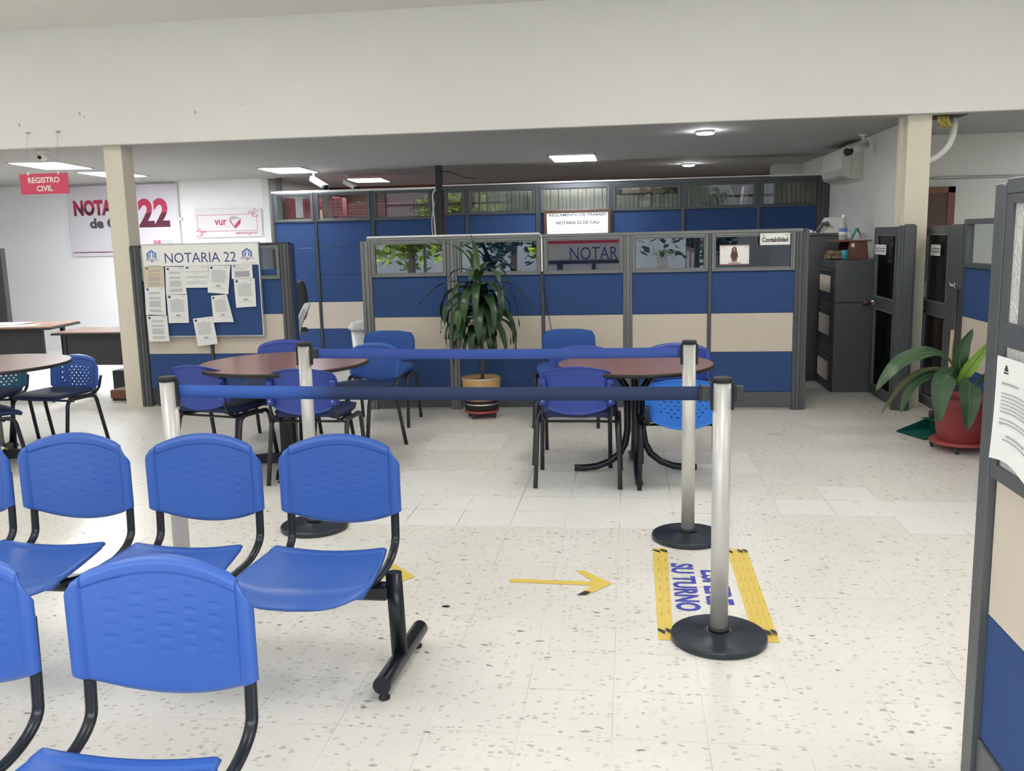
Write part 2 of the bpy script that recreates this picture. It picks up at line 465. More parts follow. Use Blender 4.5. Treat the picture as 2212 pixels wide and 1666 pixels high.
# old screw holes and marks on the header wall
mb = MB()
rnd = random.Random(4)
for x, z in ((-4.98, 2.72), (-3.9, 2.71), (-3.45, 2.77), (-5.63, 2.66), (-5.02, 2.74)):
    mb.box(x, x + 0.012, 8.115, 8.12, z, z + rnd.choice((0.008, 0.03)))
mb.build('wall_mark', 'print_grey', beam)
mb = MB(); mb.box(-11.2, -5.35, 13.1, 13.25, 0, ZC); struct(mb.build('wall_back', 'wall_cool'))
mb = MB(); mb.box(-5.35, -5.25, 13.1, 16.0, 0, ZC); struct(mb.build('wall_inner', 'wall_grey'))
mb = MB(); mb.box(-5.35, 2.5, 15.9, 16.05, 0, ZC); struct(mb.build('wall_back', 'red_paint'))
mb = MB(); mb.box(2.421, 2.52, 8.45, 15.9, 0, ZC); struct(mb.build('wall_right', 'wall_grey'))
mb = MB(); mb.box(2.02, 2.42, 13.6, 14.0, 0, ZC); struct(mb.build('wall_jog', 'wall_grey'))
mb = MB(); mb.box(2.52, 5.2, 10.1, 10.25, 0, ZC); struct(mb.build('wall_back', 'wall_grey'))
mb = MB(); mb.box(5.1, 5.2, -3.2, 10.1, 0, 3.51); struct(mb.build('wall_right', 'wall_white'))
mb = MB(); mb.box(-11.2, -11.1, -3.2, 13.1, 0, 3.51); struct(mb.build('wall_left', 'wall_white'))
# shopfront behind the camera: open between slim posts under a lintel
mb = MB(); mb.box(-11.1, -7.2, -3.3, -3.15, 0, 3.51); mb.box(4.2, 5.1, -3.3, -3.15, 0, 3.51); mb.box(-7.2, 4.2, -3.3, -3.15, 3.3, 3.51)
struct(mb.build('wall_front', 'wall_white'))
mb = MB()
for x in (-7.2, -4.4, 1.6, 4.14): mb.box(x, x + 0.06, -3.26, -3.2, 0, 3.3)
mb.box(-7.2, 4.2, -3.26, -3.2, 2.5, 2.56)
struct(mb.build('window_1', 'frame_light'))

# left column with a narrower pilaster behind it
mb = MB(); mb.box(-4.875, -4.70, 8.22, 8.42, 0, ZC); mb.mi = 1
mb.box(-4.87, -4.80, 8.215, 8.22, 0.0, 0.04)
struct(mb.build('column', ['cream_paint', 'wall_grey']))
mb = MB(); mb.box(2.305, 2.495, 8.24, 8.44, 0, ZC); mb.box(2.275, 2.305, 8.36, 8.42, 0, ZC)
struct(mb.build('column', 'cream_paint'))
# broken ceiling beside the right column, and pipes
mb = MB(); mb.box(2.50, 2.80, 8.30, 8.62, ZC - 0.004, ZC - 0.001)  # flat black sheet paints the dark inside of the ceiling hole
hole = struct(mb.build('hole_dark_1', 'rubber'))
mb = MB()
for k in range(9):
    a = rnd.uniform(2.56, 2.68); b = rnd.uniform(8.34, 8.5)
    mb.tube([(a, b, ZC), (a + rnd.uniform(-.03, .05), b, ZC - .04), (a + rnd.uniform(-.03, .07), b + .02, ZC - rnd.uniform(.05, .09))], 0.016, 6)
solo('insulation_foam', mb, 'insulation', 'yellow foam hanging out of the ceiling hole beside the right column', 'insulation', (2.62, 8.42, ZC - 0.02))
mb = MB(); mb.tube([(2.76, 8.52, ZC + .01), (2.765, 8.52, 2.40), (2.755, 8.52, 2.32), (2.73, 8.52, 2.25), (2.69, 8.51, 2.20), (2.63, 8.49, 2.15), (2.57, 8.47, 2.12), (2.49, 8.45, 2.09)], 0.028, 14)
solo('pipe', mb, 'white_plastic', 'thick white plastic pipe curving from the ceiling to the right column', 'pipe', (2.76, 8.52, ZC))
mb = MB(); mb.tube([(2.53, 10.09, 2.02), (2.8, 10.09, 2.045), (3.2, 10.09, 2.03), (3.9, 10.09, 2.03), (5.0, 10.09, 2.02)], 0.006, 6)
mb.tube([(2.53, 10.09, 2.04), (2.9, 10.09, 2.03), (3.15, 10.09, 2.055), (3.9, 10.09, 2.05), (5.0, 10.09, 2.05)], 0.005, 6)
solo('cable', mb, 'grey_plastic', 'pair of thin cables running across the grey wall above the brown door', 'cable', (3.2, 10.09, 2.03))
# brown door in the grey wall
d = thing('door_1', 'x', 'x', (2.9, 10.08, 0)); struct(d)
for k in ('label', 'category'): del d[k]
mb = MB(); mb.box(2.56, 3.24, 10.04, 10.08, 0, 1.90); mb.build('door_leaf', 'brown_wood', d, world=True)
mb = MB(); mb.box(2.52, 2.58, 10.03, 10.1, 0, 1.95); mb.box(3.23, 3.30, 10.03, 10.1, 0, 1.95); mb.box(2.52, 3.30, 10.03, 10.1, 1.89, 1.95)
mb.build('door_frame', 'red_wood', d, world=True)

# ================================================================== LIGHTS ON THE CEILING
for _n, _e in (('lamp_panel_full', 20.0), ('lamp_panel_mid', 9.0), ('fill_panel_dim', 3.0), ('lamp_panel_low', 9.0)):
    new_mat(_n, (1, 1, 1), 0.5, emit=(0.93, 0.96, 1.0), estr=_e)
def ceiling_panel(cx, cy, rz, label, sx=0.56, sy=0.96, pm='lamp_panel'):
    t = thing('ceiling_light', label, 'ceiling light', (cx, cy, ZC), rz, 'square lamp panels in the low ceiling')
    mb = MB(); mb.box(-sx / 2 + .02, sx / 2 - .02, -sy / 2 + .02, sy / 2 - .02, -0.012, -0.006); mb.build('diffuser', pm, t)
    mb = MB()
    for a, b, c, e in ((-sx / 2, sx / 2, -sy / 2, -sy / 2 + .02), (-sx / 2, sx / 2, sy / 2 - .02, sy / 2), (-sx / 2, -sx / 2 + .02, -sy / 2, sy / 2), (sx / 2 - .02, sx / 2, -sy / 2, sy / 2)):
        mb.box(a, b, c, e, -0.014, 0)
    mb.build('frame', 'lamp_trim', t)
    return t
ceiling_panel(-6.5, 9.88, math.radians(10), 'bright lamp panel above the hanging REGISTRO CIVIL sign')
ceiling_panel(-6.62, 11.35, math.radians(8), 'lamp panel half hidden behind the cream column top', pm='lamp_panel_full')
ceiling_panel(-4.38, 11.67, math.radians(5), 'lamp panel right of the cream column, above the vur sign', pm='lamp_panel_mid')
ceiling_panel(-4.02, 14.1, math.radians(6), 'small far lamp panel beside the two white cameras', pm='lamp_panel_mid')
ceiling_panel(-0.67, 11.3, 0, 'lamp panel above the framed rules poster', pm='lamp_panel_low')
ceiling_panel(4.55, 9.0, 0, 'unseen fill panel added over the corridor by the brown door wall', pm='fill_panel_dim')  # added outside the view to lift the light on the right
for x in (-6.5, -3.0, 0.5, 3.6):  # out-of-view panels added to brighten the floor and table tops
    for y in (1.5, 5.6):
        t = thing('ceiling_light', 'unseen fill panel added on the high ceiling over the waiting area', 'ceiling light', (x, y, 3.51), 0, 'added fill panels on the high ceiling')
        mb = MB(); mb.box(-.3, .3, -.6, .6, -0.02, -0.006); mb.build('diffuser', 'fill_panel_soft', t)
for x, y, r, lab in ((0.69, 8.85, 0.085, 'round ceiling lamp nearer the header wall'), (0.79, 12.93, 0.085, 'small far round ceiling lamp over the shelves')):
    t = thing('round_ceiling_lamp', lab, 'ceiling light', (x, y, ZC), 0, 'round ceiling lamps')
    mb = MB(); mb.lathe([(r * .92, -0.02), (r * .9, -0.03), (r * .5, -0.036)], n=24); mb.build('diffuser', 'lamp_round', t)
    mb = MB(); mb.lathe([(r, 0), (r, -0.02), (r * .93, -0.022), (r * .93, -0.001)], n=24, cap=False); mb.build('rim', 'lamp_trim', t)

# ================================================================== OFFICE PARTITIONS
def pane_frame(mb, x0, x1, z0, z1, yf, w=0.034, d=0.03):
    """window surround with a stepped profile, looking to -Y, front at yf"""
    for k, (ww, yy) in enumerate(((w, yf), (w * 0.62, yf - 0.008))):
        i = w - ww
        mb.box(x0 + i * 0, x0 + ww, yy, yf + d, z0, z1, 0.003); mb.box(x1 - ww, x1, yy, yf + d, z0, z1, 0.003)
        mb.box(x0 + ww, x1 - ww, yy, yf + d, z1 - ww, z1, 0.003); mb.box(x0 + ww, x1 - ww, yy, yf + d, z0, z0 + ww, 0.003)

P1 = thing('office_partition', 'long low office partition with five windows over blue and beige panels', 'partition', (-0.45, 8.1, 0))
YF = 8.07
mods = [(-2.31, -1.625), (-1.525, -0.782), (-0.752, -0.062), (0.017, 0.664), (0.696, 1.388)]
for k, (a, b) in enumerate(mods):
    mb = MB(); mb.box(a, b, YF + .012, YF + .05, 0.85, 1.21, 0.003); mb.build('fabric_panel', 'fabric_blue', P1, world=True)
    mb = MB(); mb.box(a, b, YF + .012, YF + .05, 0.512, 0.848, 0.003); mb.build('fabric_panel', 'fabric_beige', P1, world=True)['label'] = 'beige fabric panel'
    mb = MB(); mb.box(a, b, YF + .012, YF + .05, 0.16, 0.51, 0.003); mb.build('fabric_panel', 'fabric_blue', P1, world=True)
    mb = MB(); pane_frame(mb, a, b, 1.212, 1.535, YF); wf = mb.build('window_frame', 'frame_light', P1, world=True)
    mb = MB(); mb.box(a + .03, b - .03, YF + .024, YF + .028, 1.24, 1.508); mb.build('pane', 'glass_mirrorish' if k < 4 else 'glass_dark', wf, world=False).location = -Vector(P1.location)
    mb = MB(); mb.box(a, b, YF + .008, YF + .05, 0.02, 0.158, 0.003); mb.build('kick_plate', 'frame_grey', P1, world=True)
def post(mb, a, b, z0, z1, yf, g=0.01):
    w = b - a; mb.box(a, b, yf + .006, yf + .06, z0, z1)
    if w > 0.05:
        mb.box(a + w * .12, a + w * .3, yf - .004, yf + .02, z0, z1, .002); mb.box(a + w * .38, b - w * .3, yf - .002, yf + .02, z0, z1, .002); mb.box(b - w * .22, b - w * .05, yf - .004, yf + .02, z0, z1, .002)
    else:
        mb.box(a + w * .15, a + w * .42, yf - .003, yf + .02, z0, z1); mb.box(b - w * .42, b - w * .15, yf - .003, yf + .02, z0, z1)
for a, b in ((-2.41, -2.312), (-1.623, -1.527), (-0.782, -0.753), (-0.061, 0.016), (0.665, 0.695), (1.389, 1.475)):
    mb = MB(); post(mb, a, b, 0.0, 1.535, YF); mb.build('post', 'frame_light' if a < .3 and a != -0.782 else 'frame_grey', P1, world=True)
mb = MB(); mb.box(-2.35, 1.455, YF - .002, YF + .065, 1.535, 1.562, .003); mb.build('top_rail', 'frame_light', P1, world=True)
mb = MB()  # return panel at the right-hand end, seen edge on
mb.box(1.40, 1.46, 8.13, 9.55, 0.02, 1.53); mb.box(1.465, 1.505, 8.085, 8.13, 0.0, 1.56, .003); mb.build('return_panel', 'frame_grey', P1, world=True)
mb = MB(); mb.box(-2.40, -2.36, 8.14, 8.75, 0.02, 1.50); mb.build('return_panel', 'fabric_blue', P1, world=True)

# slim white cable duct along the partition top, dropping at the seam
mb = MB(); mb.box(-2.34, -0.79, YF - .012, YF + .008, 1.563, 1.578); mb.box(-0.775, -0.760, YF - .018, YF - .004, 1.24, 1.53)
mb.tube([(-0.79, YF - .002, 1.57), (-0.772, YF - .01, 1.55), (-0.768, YF - .012, 1.52)], .006, 8)
solo('cable_duct', mb, 'white_plastic', 'white cable duct along the left top of the low partition', 'cable duct', (-1.5, YF, 1.57))
mb = MB(); mb.tube([(-0.768, YF - .012, 1.27), (-0.765, YF - .014, 1.15), (-0.745, YF - .014, 0.98), (-0.715, YF - .014, 0.85), (-0.70, YF - .014, 0.76), (-0.69, YF - .014, 0.66)], .0035, 6)
solo('cable', mb, 'rubber', 'black cable dangling down the partition beside the padded chair', 'cable', (-0.745, YF - .01, 0.98))

# signs stuck on the rightmost pane
def plate(name, x0, x1, z0, z1, y, label, cat, mat='sign_white', t=0.004, loc=None, border=None):
    r = thing(name, label, cat, ((x0 + x1) / 2, y, z0))
    mb = MB(); mb.box(x0, x1, y, y + t, z0, z1, 0.001); mb.build('plate', mat, r, world=True)
    if border:
        mb = MB(); e = .006
        mb.box(x0 - e, x1 + e, y + .001, y + t + .001, z0 - e, z0); mb.box(x0 - e, x1 + e, y + .001, y + t + .001, z1, z1 + e); mb.box(x0 - e, x0, y + .001, y + t + .001, z0, z1); mb.box(x1, x1 + e, y + .001, y + t + .001, z0, z1)
        mb.build('sleeve_edge', border, r, world=True)
    return r
YP = 8.055
r = plate('office_sign', 1.095, 1.342, 1.428, 1.526, YP, 'white Contabilidad name sign at the top right of the last window', 'sign', border='frame_grey')
lettering('Contabilidad', 1.110, YP - .0012, 1.452, 0.215, 0.040, 'print_dark', r, bold=0.035)
mb = MB(); mb.box(1.105, 1.14, YP - .001, YP, 1.508, 1.514); mb.box(1.11, 1.135, YP - .001, YP, 1.500, 1.505); mb.box(1.30, 1.335, YP - .001, YP, 1.507, 1.515); mb.build('small_print', 'print_grey', r, world=True)
r = plate('office_sign', 0.762, 1.005, 1.268, 1.432, YP, 'white sign picturing a woman with folded hands, on the last window', 'sign', border='frame_grey')
mb = MB(); mb.box(0.762, 1.005, YP - .001, YP, 1.427, 1.431); mb.box(0.762, 1.005, YP - .001, YP, 1.269, 1.273); mb.build('red_line', 'print_red', r, world=True)
mb = MB(); mb.box(0.77, 0.81, YP - .001, YP, 1.416, 1.420); mb.box(0.778, 0.802, YP - .001, YP, 1.408, 1.412); mb.box(0.965, 0.995, YP - .001, YP, 1.414, 1.420); mb.build('small_print', 'print_grey', r, world=True)
lettering('Contabilidad', 0.832, YP - .0012, 1.275, 0.10, 0.014, 'print_dark', r, bold=0.02)
def flat(mb, pts, y): mb.poly([(a, y, b) for a, b in pts])
fx = 0.882; fz = 1.292
mb = MB(); mb.keep = True
flat(mb, [(fx - .020, fz + .105), (fx - .016, fz + .120), (fx, fz + .127), (fx + .016, fz + .120), (fx + .020, fz + .100), (fx + .024, fz + .070), (fx + .016, fz + .062), (fx - .018, fz + .062), (fx - .024, fz + .072)], YP - .0008)
mb.build('printed_hair', 'hair_brown', r, world=True)
mb = MB(); mb.keep = True
flat(mb, [(fx + .010 * math.cos(a), fz + .105 + .014 * math.sin(a)) for a in [k * math.pi / 8 for k in range(16)]], YP - .0012)
flat(mb, [(fx - .005, fz + .094), (fx + .005, fz + .094), (fx + .006, fz + .080), (fx - .006, fz + .080)], YP - .0012)
flat(mb, [(fx - .030, fz + .040), (fx - .026, fz + .040), (fx - .018, fz + .020), (fx - .004, fz + .008), (fx - .006, fz + .002), (fx - .024, fz + .012)], YP - .0014)
flat(mb, [(fx + .030, fz + .040), (fx + .026, fz + .040), (fx + .018, fz + .020), (fx + .004, fz + .008), (fx + .006, fz + .002), (fx + .024, fz + .012)], YP - .0014)
mb.build('printed_skin', 'skin', r, world=True)
mb = MB(); mb.keep = True
flat(mb, [(fx - .026, fz + .078), (fx - .008, fz + .083), (fx, fz + .074), (fx + .008, fz + .083), (fx + .026, fz + .078), (fx + .033, fz + .040), (fx + .022, fz + .040), (fx + .022, fz + .0), (fx - .022, fz + .0), (fx - .022, fz + .040), (fx - .033, fz + .040)], YP - .0010)
mb.build('printed_shirt', 'brown_wood', r, world=True)

# notice papers seen through the third window etc.
for x, z0, w, h, y, lab in ((-2.14, 1.375, .15, .13, 8.13, 'left of two pale sheets taped inside the first window'), (-1.985, 1.365, .15, .135, 8.13, 'right of two pale sheets taped inside the first window'), (-0.735, 1.42, .22, .10, 8.13, 'dark board behind the corner of the third window'), (-0.92, 1.36, .10, .15, 8.13, 'grey framed sheet at the right of the second window')):
    mb = MB(); mb.box(x, x + w, y, y + .003, z0, z0 + h)
    mb.mi = 1
    for q in range(6): mb.box(x + .02, x + w - .03, y - .001, y, z0 + h * .2 + q * h * .11, z0 + h * .2 + q * h * .11 + .003)
    solo('paper_sheet', mb, ['print_grey' if 'pale' in lab else 'frame_grey', 'frame_dark'], lab, 'paper', (x + w / 2, y, z0))

# -------- left partition with the notice board
P3 = thing('office_partition', 'short partition behind the notice board, beside the cream column', 'partition', (-3.9, 8.22, 0))
Y3 = 8.2
for a, b in ((-4.59, -3.965), (-3.93, -3.225)):
    mb = MB(); mb.box(a, b, Y3 + .012, Y3 + .05, 0.885, 1.30, .003); mb.build('fabric_panel', 'fabric_blue', P3, world=True)
    mb = MB(); mb.box(a, b, Y3 + .012, Y3 + .05, 0.512, 0.883, .003); mb.build('fabric_panel', 'fabric_beige', P3, world=True)['label'] = 'beige fabric panel'
    mb = MB(); mb.box(a, b, Y3 + .012, Y3 + .05, 0.17, 0.51, .003); mb.build('fabric_panel', 'fabric_blue', P3, world=True)
    mb = MB(); mb.box(a, b, Y3 + .008, Y3 + .05, 0.02, 0.168, .003); mb.build('kick_plate', 'frame_dark', P3, world=True)
    mb = MB(); pane_frame(mb, a, b, 1.21, 1.52, Y3); wf = mb.build('window_frame', 'frame_light', P3, world=True)
    mb = MB(); mb.box(a + .03, b - .03, Y3 + .024, Y3 + .028, 1.24, 1.49); mb.build('pane', 'glass_dark', wf).location = -Vector(P3.location)
for a, b in ((-4.70, -4.60), (-3.962, -3.932), (-3.222, -3.13)):
    mb = MB(); post(mb, a, b, 0.0, 1.535, Y3); mb.build('post', 'frame_grey', P3, world=True)
mb = MB(); mb.box(-4.69, -3.13, Y3, Y3 + .065, 1.52, 1.545, .003); mb.build('top_rail', 'frame_dark', P3, world=True)
mb = MB(); mb.box(-3.19, -3.132, 8.27, 8.36, 0.02, 1.535); mb.build('return_panel', 'fabric_blue', P3, world=True)

nb = thing('notice_board', 'framed blue notice board headed NOTARIA 22 hung on the partition', 'notice board', (-3.98, 8.18, 0.69))
mb = MB(); mb.box(-4.54, -3.41, 8.165, 8.19, 0.69, 1.545); mb.build('board', 'fabric_blue', nb, world=True)
mb = MB()
for a, b, c, e in ((-4.552, -4.54, .68, 1.557), (-3.412, -3.40, .68, 1.557), (-4.54, -3.412, .68, .692), (-4.54, -3.412, 1.545, 1.557)): mb.box(a, b, 8.155, 8.195, c, e, .002)
mb.build('frame', 'alu', nb, world=True)
mb = MB(); mb.box(-4.54, -3.412, 8.160, 8.165, 1.348, 1.545); hd = mb.build('header', 'sign_white', nb, world=True)
o = lettering('NOTARIA 22', -4.325, 8.159, 1.378, 0.70, 0.092, 'print_indigo', nb)
for ex in (-4.455, -3.515):
    mb = MB(); mb.keep = True
    flat(mb, [(ex, 1.385), (ex + .048, 1.415), (ex + .048, 1.470), (ex, 1.503), (ex - .048, 1.470), (ex - .048, 1.415)], 8.1590)
    mb.mi = 1; flat(mb, [(ex - .012, 1.42), (ex + .012, 1.42), (ex + .008, 1.475), (ex, 1.487), (ex - .008, 1.475)], 8.1586)
    mb.mi = 1
    for sgn in (-1, 1):
        flat(mb, [(ex + sgn * (.034 * math.cos(a)), 1.445 + .034 * math.sin(a)) for a in [math.radians(q) for q in (-70, -35, 0, 35, 60)]] + [(ex + sgn * (.026 * math.cos(a)), 1.445 + .026 * math.sin(a)) for a in [math.radians(q) for q in (60, 35, 0, -35, -70)]], 8.1584)
    mb.mi = 2
    flat(mb, [(ex - .075, 1.386), (ex - .045, 1.402), (ex, 1.396), (ex + .045, 1.402), (ex + .075, 1.392), (ex + .065, 1.406), (ex + .075, 1.418), (ex + .045, 1.424), (ex, 1.416), (ex - .045, 1.424), (ex - .072, 1.414), (ex - .06, 1.400)], 8.1580)
    mb.build('emblem', ['print_blue', 'sign_white', 'banner_white'], nb, world=True)
    lettering('NOTARIA 22', ex - .048, 8.1576, 1.402, .096, .014, 'print_indigo', nb, name='emblem_lettering')
mb = MB(); mb.box(-4.50, -4.38, 8.1585, 8.16, 1.354, 1.358); mb.box(-3.57, -3.43, 8.1585, 8.16, 1.362, 1.366); mb.build('small_print', 'print_grey', nb, world=True)

def sheet(corners, y, label, mat='paper', style=0, seed=1, curl=0.004):
    """corners tl,tr,br,bl in (x,z)"""
    tl, tr, br, bl = [Vector((a, b)) for a, b in corners]
    rn = random.Random(seed)
    def P(u, v, dy=0):
        a = tl.lerp(tr, u); b = bl.lerp(br, u); q = a.lerp(b, v)
        return (q.x, y - curl * (2 * abs(u - .5)) ** 2 * (0.4 + v) - dy, q.y)
    mb = MB(); mb.keep = True
    mb.grid(lambda u, v: P(u, v), 8, 8)
    def strip(u0, u1, v0, v1, mi):
        mb.mi = mi
        n = max(1, int((u1 - u0) * 8))
        for k in range(n):
            a = u0 + (u1 - u0) * k / n; b = u0 + (u1 - u0) * (k + 1) / n
            mb.quad(P(a, v0, .0012), P(b, v0, .0012), P(b, v1, .0012), P(a, v1, .0012))
        mb.mi = 0
    # letterhead mark, body lines, signature
    strip(.08, .19, .05, .12, 2); strip(.10, .17, .03, .05, 1); strip(.72, .88, .05, .07, 1)
    v = .18
    if style == 0:
        strip(.42, .58, .14, .155, 1)
        while v < .62:
            strip(.15, rn.uniform(.78, .86), v, v + .012, 1); v += .032
        strip(.38, .60, .70, .76, 1); strip(.42, .56, .72, .745, 2); strip(.2, .8, .80, .812, 1)
    elif style == 1:
        for blk in ((.18, .26), (.36, .42), (.5, .72), (.8, .9)):
            v = blk[0]
            while v < blk[1]: strip(.2, rn.uniform(.74, .82), v, v + .014, 1); v += .028
    elif style == 2:
        for q, th in ((.26, .018), (.34, .010), (.48, .020), (.54, .020), (.62, .01), (.70, .020), (.78, .026)):
            strip(.05 if th > .015 else .4, .95 if th > .015 else .6, q, q + th, 1)
    elif style == 3:
        strip(.15, .85, .45, .88, 1)
        for q in range(6): strip(.3 + q * .09, .34 + q * .09, .8 - q * .04, .83 - q * .04, 2)
        strip(.15, .85, .15, .17, 1); strip(.15, .7, .24, .26, 1); strip(.15, .8, .32, .34, 1)
    cx = (tl.x + br.x) / 2; cz = (tl.y + br.y) / 2
    o = mb.build('notice_sheet', [mat, 'print_grey', 'print_dark'])
    origin_to(o, (cx, y, cz))
    return tag(o, label, 'paper', 'sheets pinned on the notice board')
SH = [
 ([(-4.533, 1.346), (-4.337, 1.345), (-4.341, 1.156), (-4.541, 1.159)], 'paper_cream', 1, 8.150, 'beige sheet in the top left corner of the notice board'),
 ([(-4.326, 1.344), (-4.145, 1.339), (-4.131, 1.085), (-4.339, 1.083)], 'paper', 1, 8.158, 'cream sheet of dense text second in the top row of the board'),
 ([(-4.139, 1.347), (-3.898, 1.347), (-3.914, 1.144), (-4.134, 1.144)], 'paper', 2, 8.150, 'wide white sheet with bold lines in the middle of the top row'),
 ([(-3.892, 1.347), (-3.679, 1.344), (-3.717, 1.079), (-3.918, 1.097)], 'paper', 0, 8.146, 'tilted grey-white sheet with two stamps, fourth in the top row'),
 ([(-3.670, 1.345), (-3.470, 1.347), (-3.468, 1.224), (-3.674, 1.219)], 'paper', 3, 8.150, 'small sheet with a table, at the right end of the top row'),
 ([(-3.658, 1.217), (-3.452, 1.222), (-3.454, 0.961), (-3.651, 0.951)], 'paper', 0, 8.150, 'white letter below the small table sheet, on the board right side'),
 ([(-4.541, 1.157), (-4.341, 1.156), (-4.347, 0.892), (-4.551, 0.897)], 'paper', 1, 8.144, 'white text sheet in the left column under the beige sheet'),
 ([(-4.333, 1.083), (-4.125, 1.080), (-4.127, 0.816), (-4.329, 0.815)], 'paper', 0, 8.148, 'letter with a signature, second column of the board lower row'),
 ([(-3.888, 1.066), (-3.734, 1.078), (-3.677, 0.818), (-3.877, 0.817)], 'paper', 0, 8.146, 'curled letter with two stamps in the right middle of the board'),
 ([(-4.546, 0.886), (-4.339, 0.889), (-4.333, 0.642), (-4.538, 0.642)], 'paper', 1, 8.140, 'bottom left sheet stack hanging over the board frame'),
 ([(-4.084, 0.854), (-3.887, 0.875), (-3.854, 0.615), (-4.053, 0.594)], 'paper', 0, 8.140, 'crooked sheet hanging below the bottom frame of the board')]
for k, (c, m, st, y, lab) in enumerate(SH): sheet(c, y, lab, m, st, k + 1, 0.012 if 'curled' in lab else 0.004)

# -------- tall rear partition (P2)
P2 = thing('office_partition', 'tall rear partition with a band of windows near the ceiling', 'partition', (-1.1, 11.83, 0))
Y2 = 11.8
left2 = [(-4.665, -4.13), (-4.09, -3.36), (-3.31, -2.55)]
right2 = [(-2.37, -2.11), (-2.06, -1.20), (-1.13, -0.25), (-0.21, 0.63), (0.68, 1.55), (1.60, 2.27)]
for k, (a, b) in enumerate(left2 + right2):
    R_ = k >= 3
    zt = 2.16 if R_ else 2.175; zb = 1.835 + (0.0 if not R_ else 0.0)
    zb = 1.80 if not R_ else 1.835
    mb = MB(); mb.box(a, b, Y2 + .012, Y2 + .05, 1.46, zb - .002, .003); mb.build('fabric_panel', 'fabric_blue' if not R_ else 'fabric_blue', P2, world=True)
    mb = MB(); mb.box(a, b, Y2 + .012, Y2 + .05, 1.10, 1.457, .003); mb.build('fabric_panel', 'fabric_blue' if not R_ else 'fabric_blue', P2, world=True)
    mb = MB(); mb.box(a, b, Y2 + .012, Y2 + .05, 0.742, 1.097, .003); mb.build('fabric_panel', 'fabric_blue' if not R_ else 'fabric_blue', P2, world=True)
    mb = MB(); mb.box(a, b, Y2 + .012, Y2 + .05, 0.385, 0.74, .003); mb.build('fabric_panel', 'fabric_beige', P2, world=True)['label'] = 'beige fabric panel'
    mb = MB(); mb.box(a, b, Y2 + .012, Y2 + .05, 0.02, 0.383, .003); mb.build('fabric_panel', 'fabric_blue', P2, world=True)
    mb = MB(); pane_frame(mb, a, b, zb, zt, Y2, 0.038); wf = mb.build('window_frame', 'frame_grey', P2, world=True)
    mb = MB(); mb.box(a + .035, b - .035, Y2 + .024, Y2 + .028, zb + .03, zt - .03); mb.build('pane', 'glass_thin', wf).location = -Vector(P2.location)
for a, b in ((-4.70, -4.667), (-4.127, -4.093), (-3.357, -3.312), (-2.548, -2.48), (-2.107, -2.062), (-1.197, -1.133), (-.247, -.213), (.632, .678), (1.552, 1.598), (2.275, 2.41)):
    mb = MB(); post(mb, a, b, 0, 2.18, Y2); mb.build('post', 'frame_grey', P2, world=True)
mb = MB(); mb.box(-2.478, -2.40, Y2 - .01, Y2 + .06, 0, ZC); mb.build('post', 'frame_dark', P2, world=True)
mb = MB(); mb.box(-5.13, -5.06, 13.10, 13.16, 0, ZC); mb.build('post', 'frame_grey', P2, world=True)
mb = MB(); mb.box(-4.70, -2.48, Y2 - .002, Y2 + .06, 2.175, 2.205, .003); mb.build('top_rail', 'alu', P2, world=True)
mb = MB(); mb.box(-2.40, 2.33, Y2 - .002, Y2 + .06, 2.16, 2.20, .003); mb.build('top_rail', 'frame_grey', P2, world=True)
mb = MB(); mb.box(-2.39, 2.41, Y2 - .015, Y2 - .003, 2.205, 2.222)
solo('cable_duct', mb, 'white_plastic', 'long thin white duct on the tall rear partition top', 'cable duct', (0, Y2, 2.21))
mb = MB(); mb.tube([(-2.47, Y2 - .03, 2.16), (-2.50, Y2 - .03, 2.15), (-2.52, Y2 - .03, 2.10), (-2.515, Y2 - .03, 1.9), (-2.495, Y2 - .03, 1.5)], .009, 8)
mb.tube([(-2.49, Y2 - .04, 2.02), (-2.52, Y2 - .04, 1.9), (-2.54, Y2 - .04, 1.78), (-2.54, Y2 - .04, 1.66), (-2.52, Y2 - .04, 1.5)], .005, 8)
solo('cable', mb, 'white_plastic', 'white cables hanging down beside the dark full-height post', 'cable', (-2.51, Y2 - .03, 1.9))
mb = MB(); mb.tube([(-2.40, Y2 - .02, 2.40), (-2.3, Y2 - .0, 2.385), (-2.2, Y2, 2.35), (-2.1, Y2 + .05, 2.31), (-1.95, Y2 + .1, 2.29)], .005, 6)
solo('cable', mb, 'rubber', 'thin black cable sagging from the dark post top', 'cable', (-2.3, Y2, 2.38))
mb = MB(); mb.box(-3.2, 1.3, 15.86, 15.9, 2.30, 2.325)
solo('cable_duct', mb, 'wall_grey', 'grey duct on the dark red wall under the ceiling', 'cable duct', (-1, 15.88, 2.31))

# rules poster, top half visible over the low partition
r = thing('framed_poster', 'brown framed rules poster hanging on the rear partition', 'poster', (-0.66, 11.77, 1.48))
mb = MB(); mb.box(-1.05, -0.275, 11.765, 11.78, 1.52, 1.83); mb.build('print_sheet', 'sign_white', r, world=True)
mb = MB()
for a, b, c, e in ((-1.09, -1.05, 1.48, 1.865), (-0.275, -0.235, 1.48, 1.865), (-1.05, -.275, 1.83, 1.865), (-1.05, -.275, 1.48, 1.52)): mb.box(a, b, 11.755, 11.785, c, e, .004)
mb.build('frame', 'brown_wood', r, world=True)
lettering('REGLAMENTO DE TRABAJO', -1.02, 11.7640, 1.775, 0.72, 0.042, 'print_dark', r, bold=0.015)
lettering('NOTARIA 22 DE CALI', -0.93, 11.7640, 1.685, 0.54, 0.040, 'print_dark', r, bold=0.015)
mb = MB()
for q in range(3): mb.box(-0.98, -0.35, 11.7640, 11.765, 1.64 - q * .04, 1.646 - q * .04)
mb.build('small_print', 'banner_white', r, world=True)

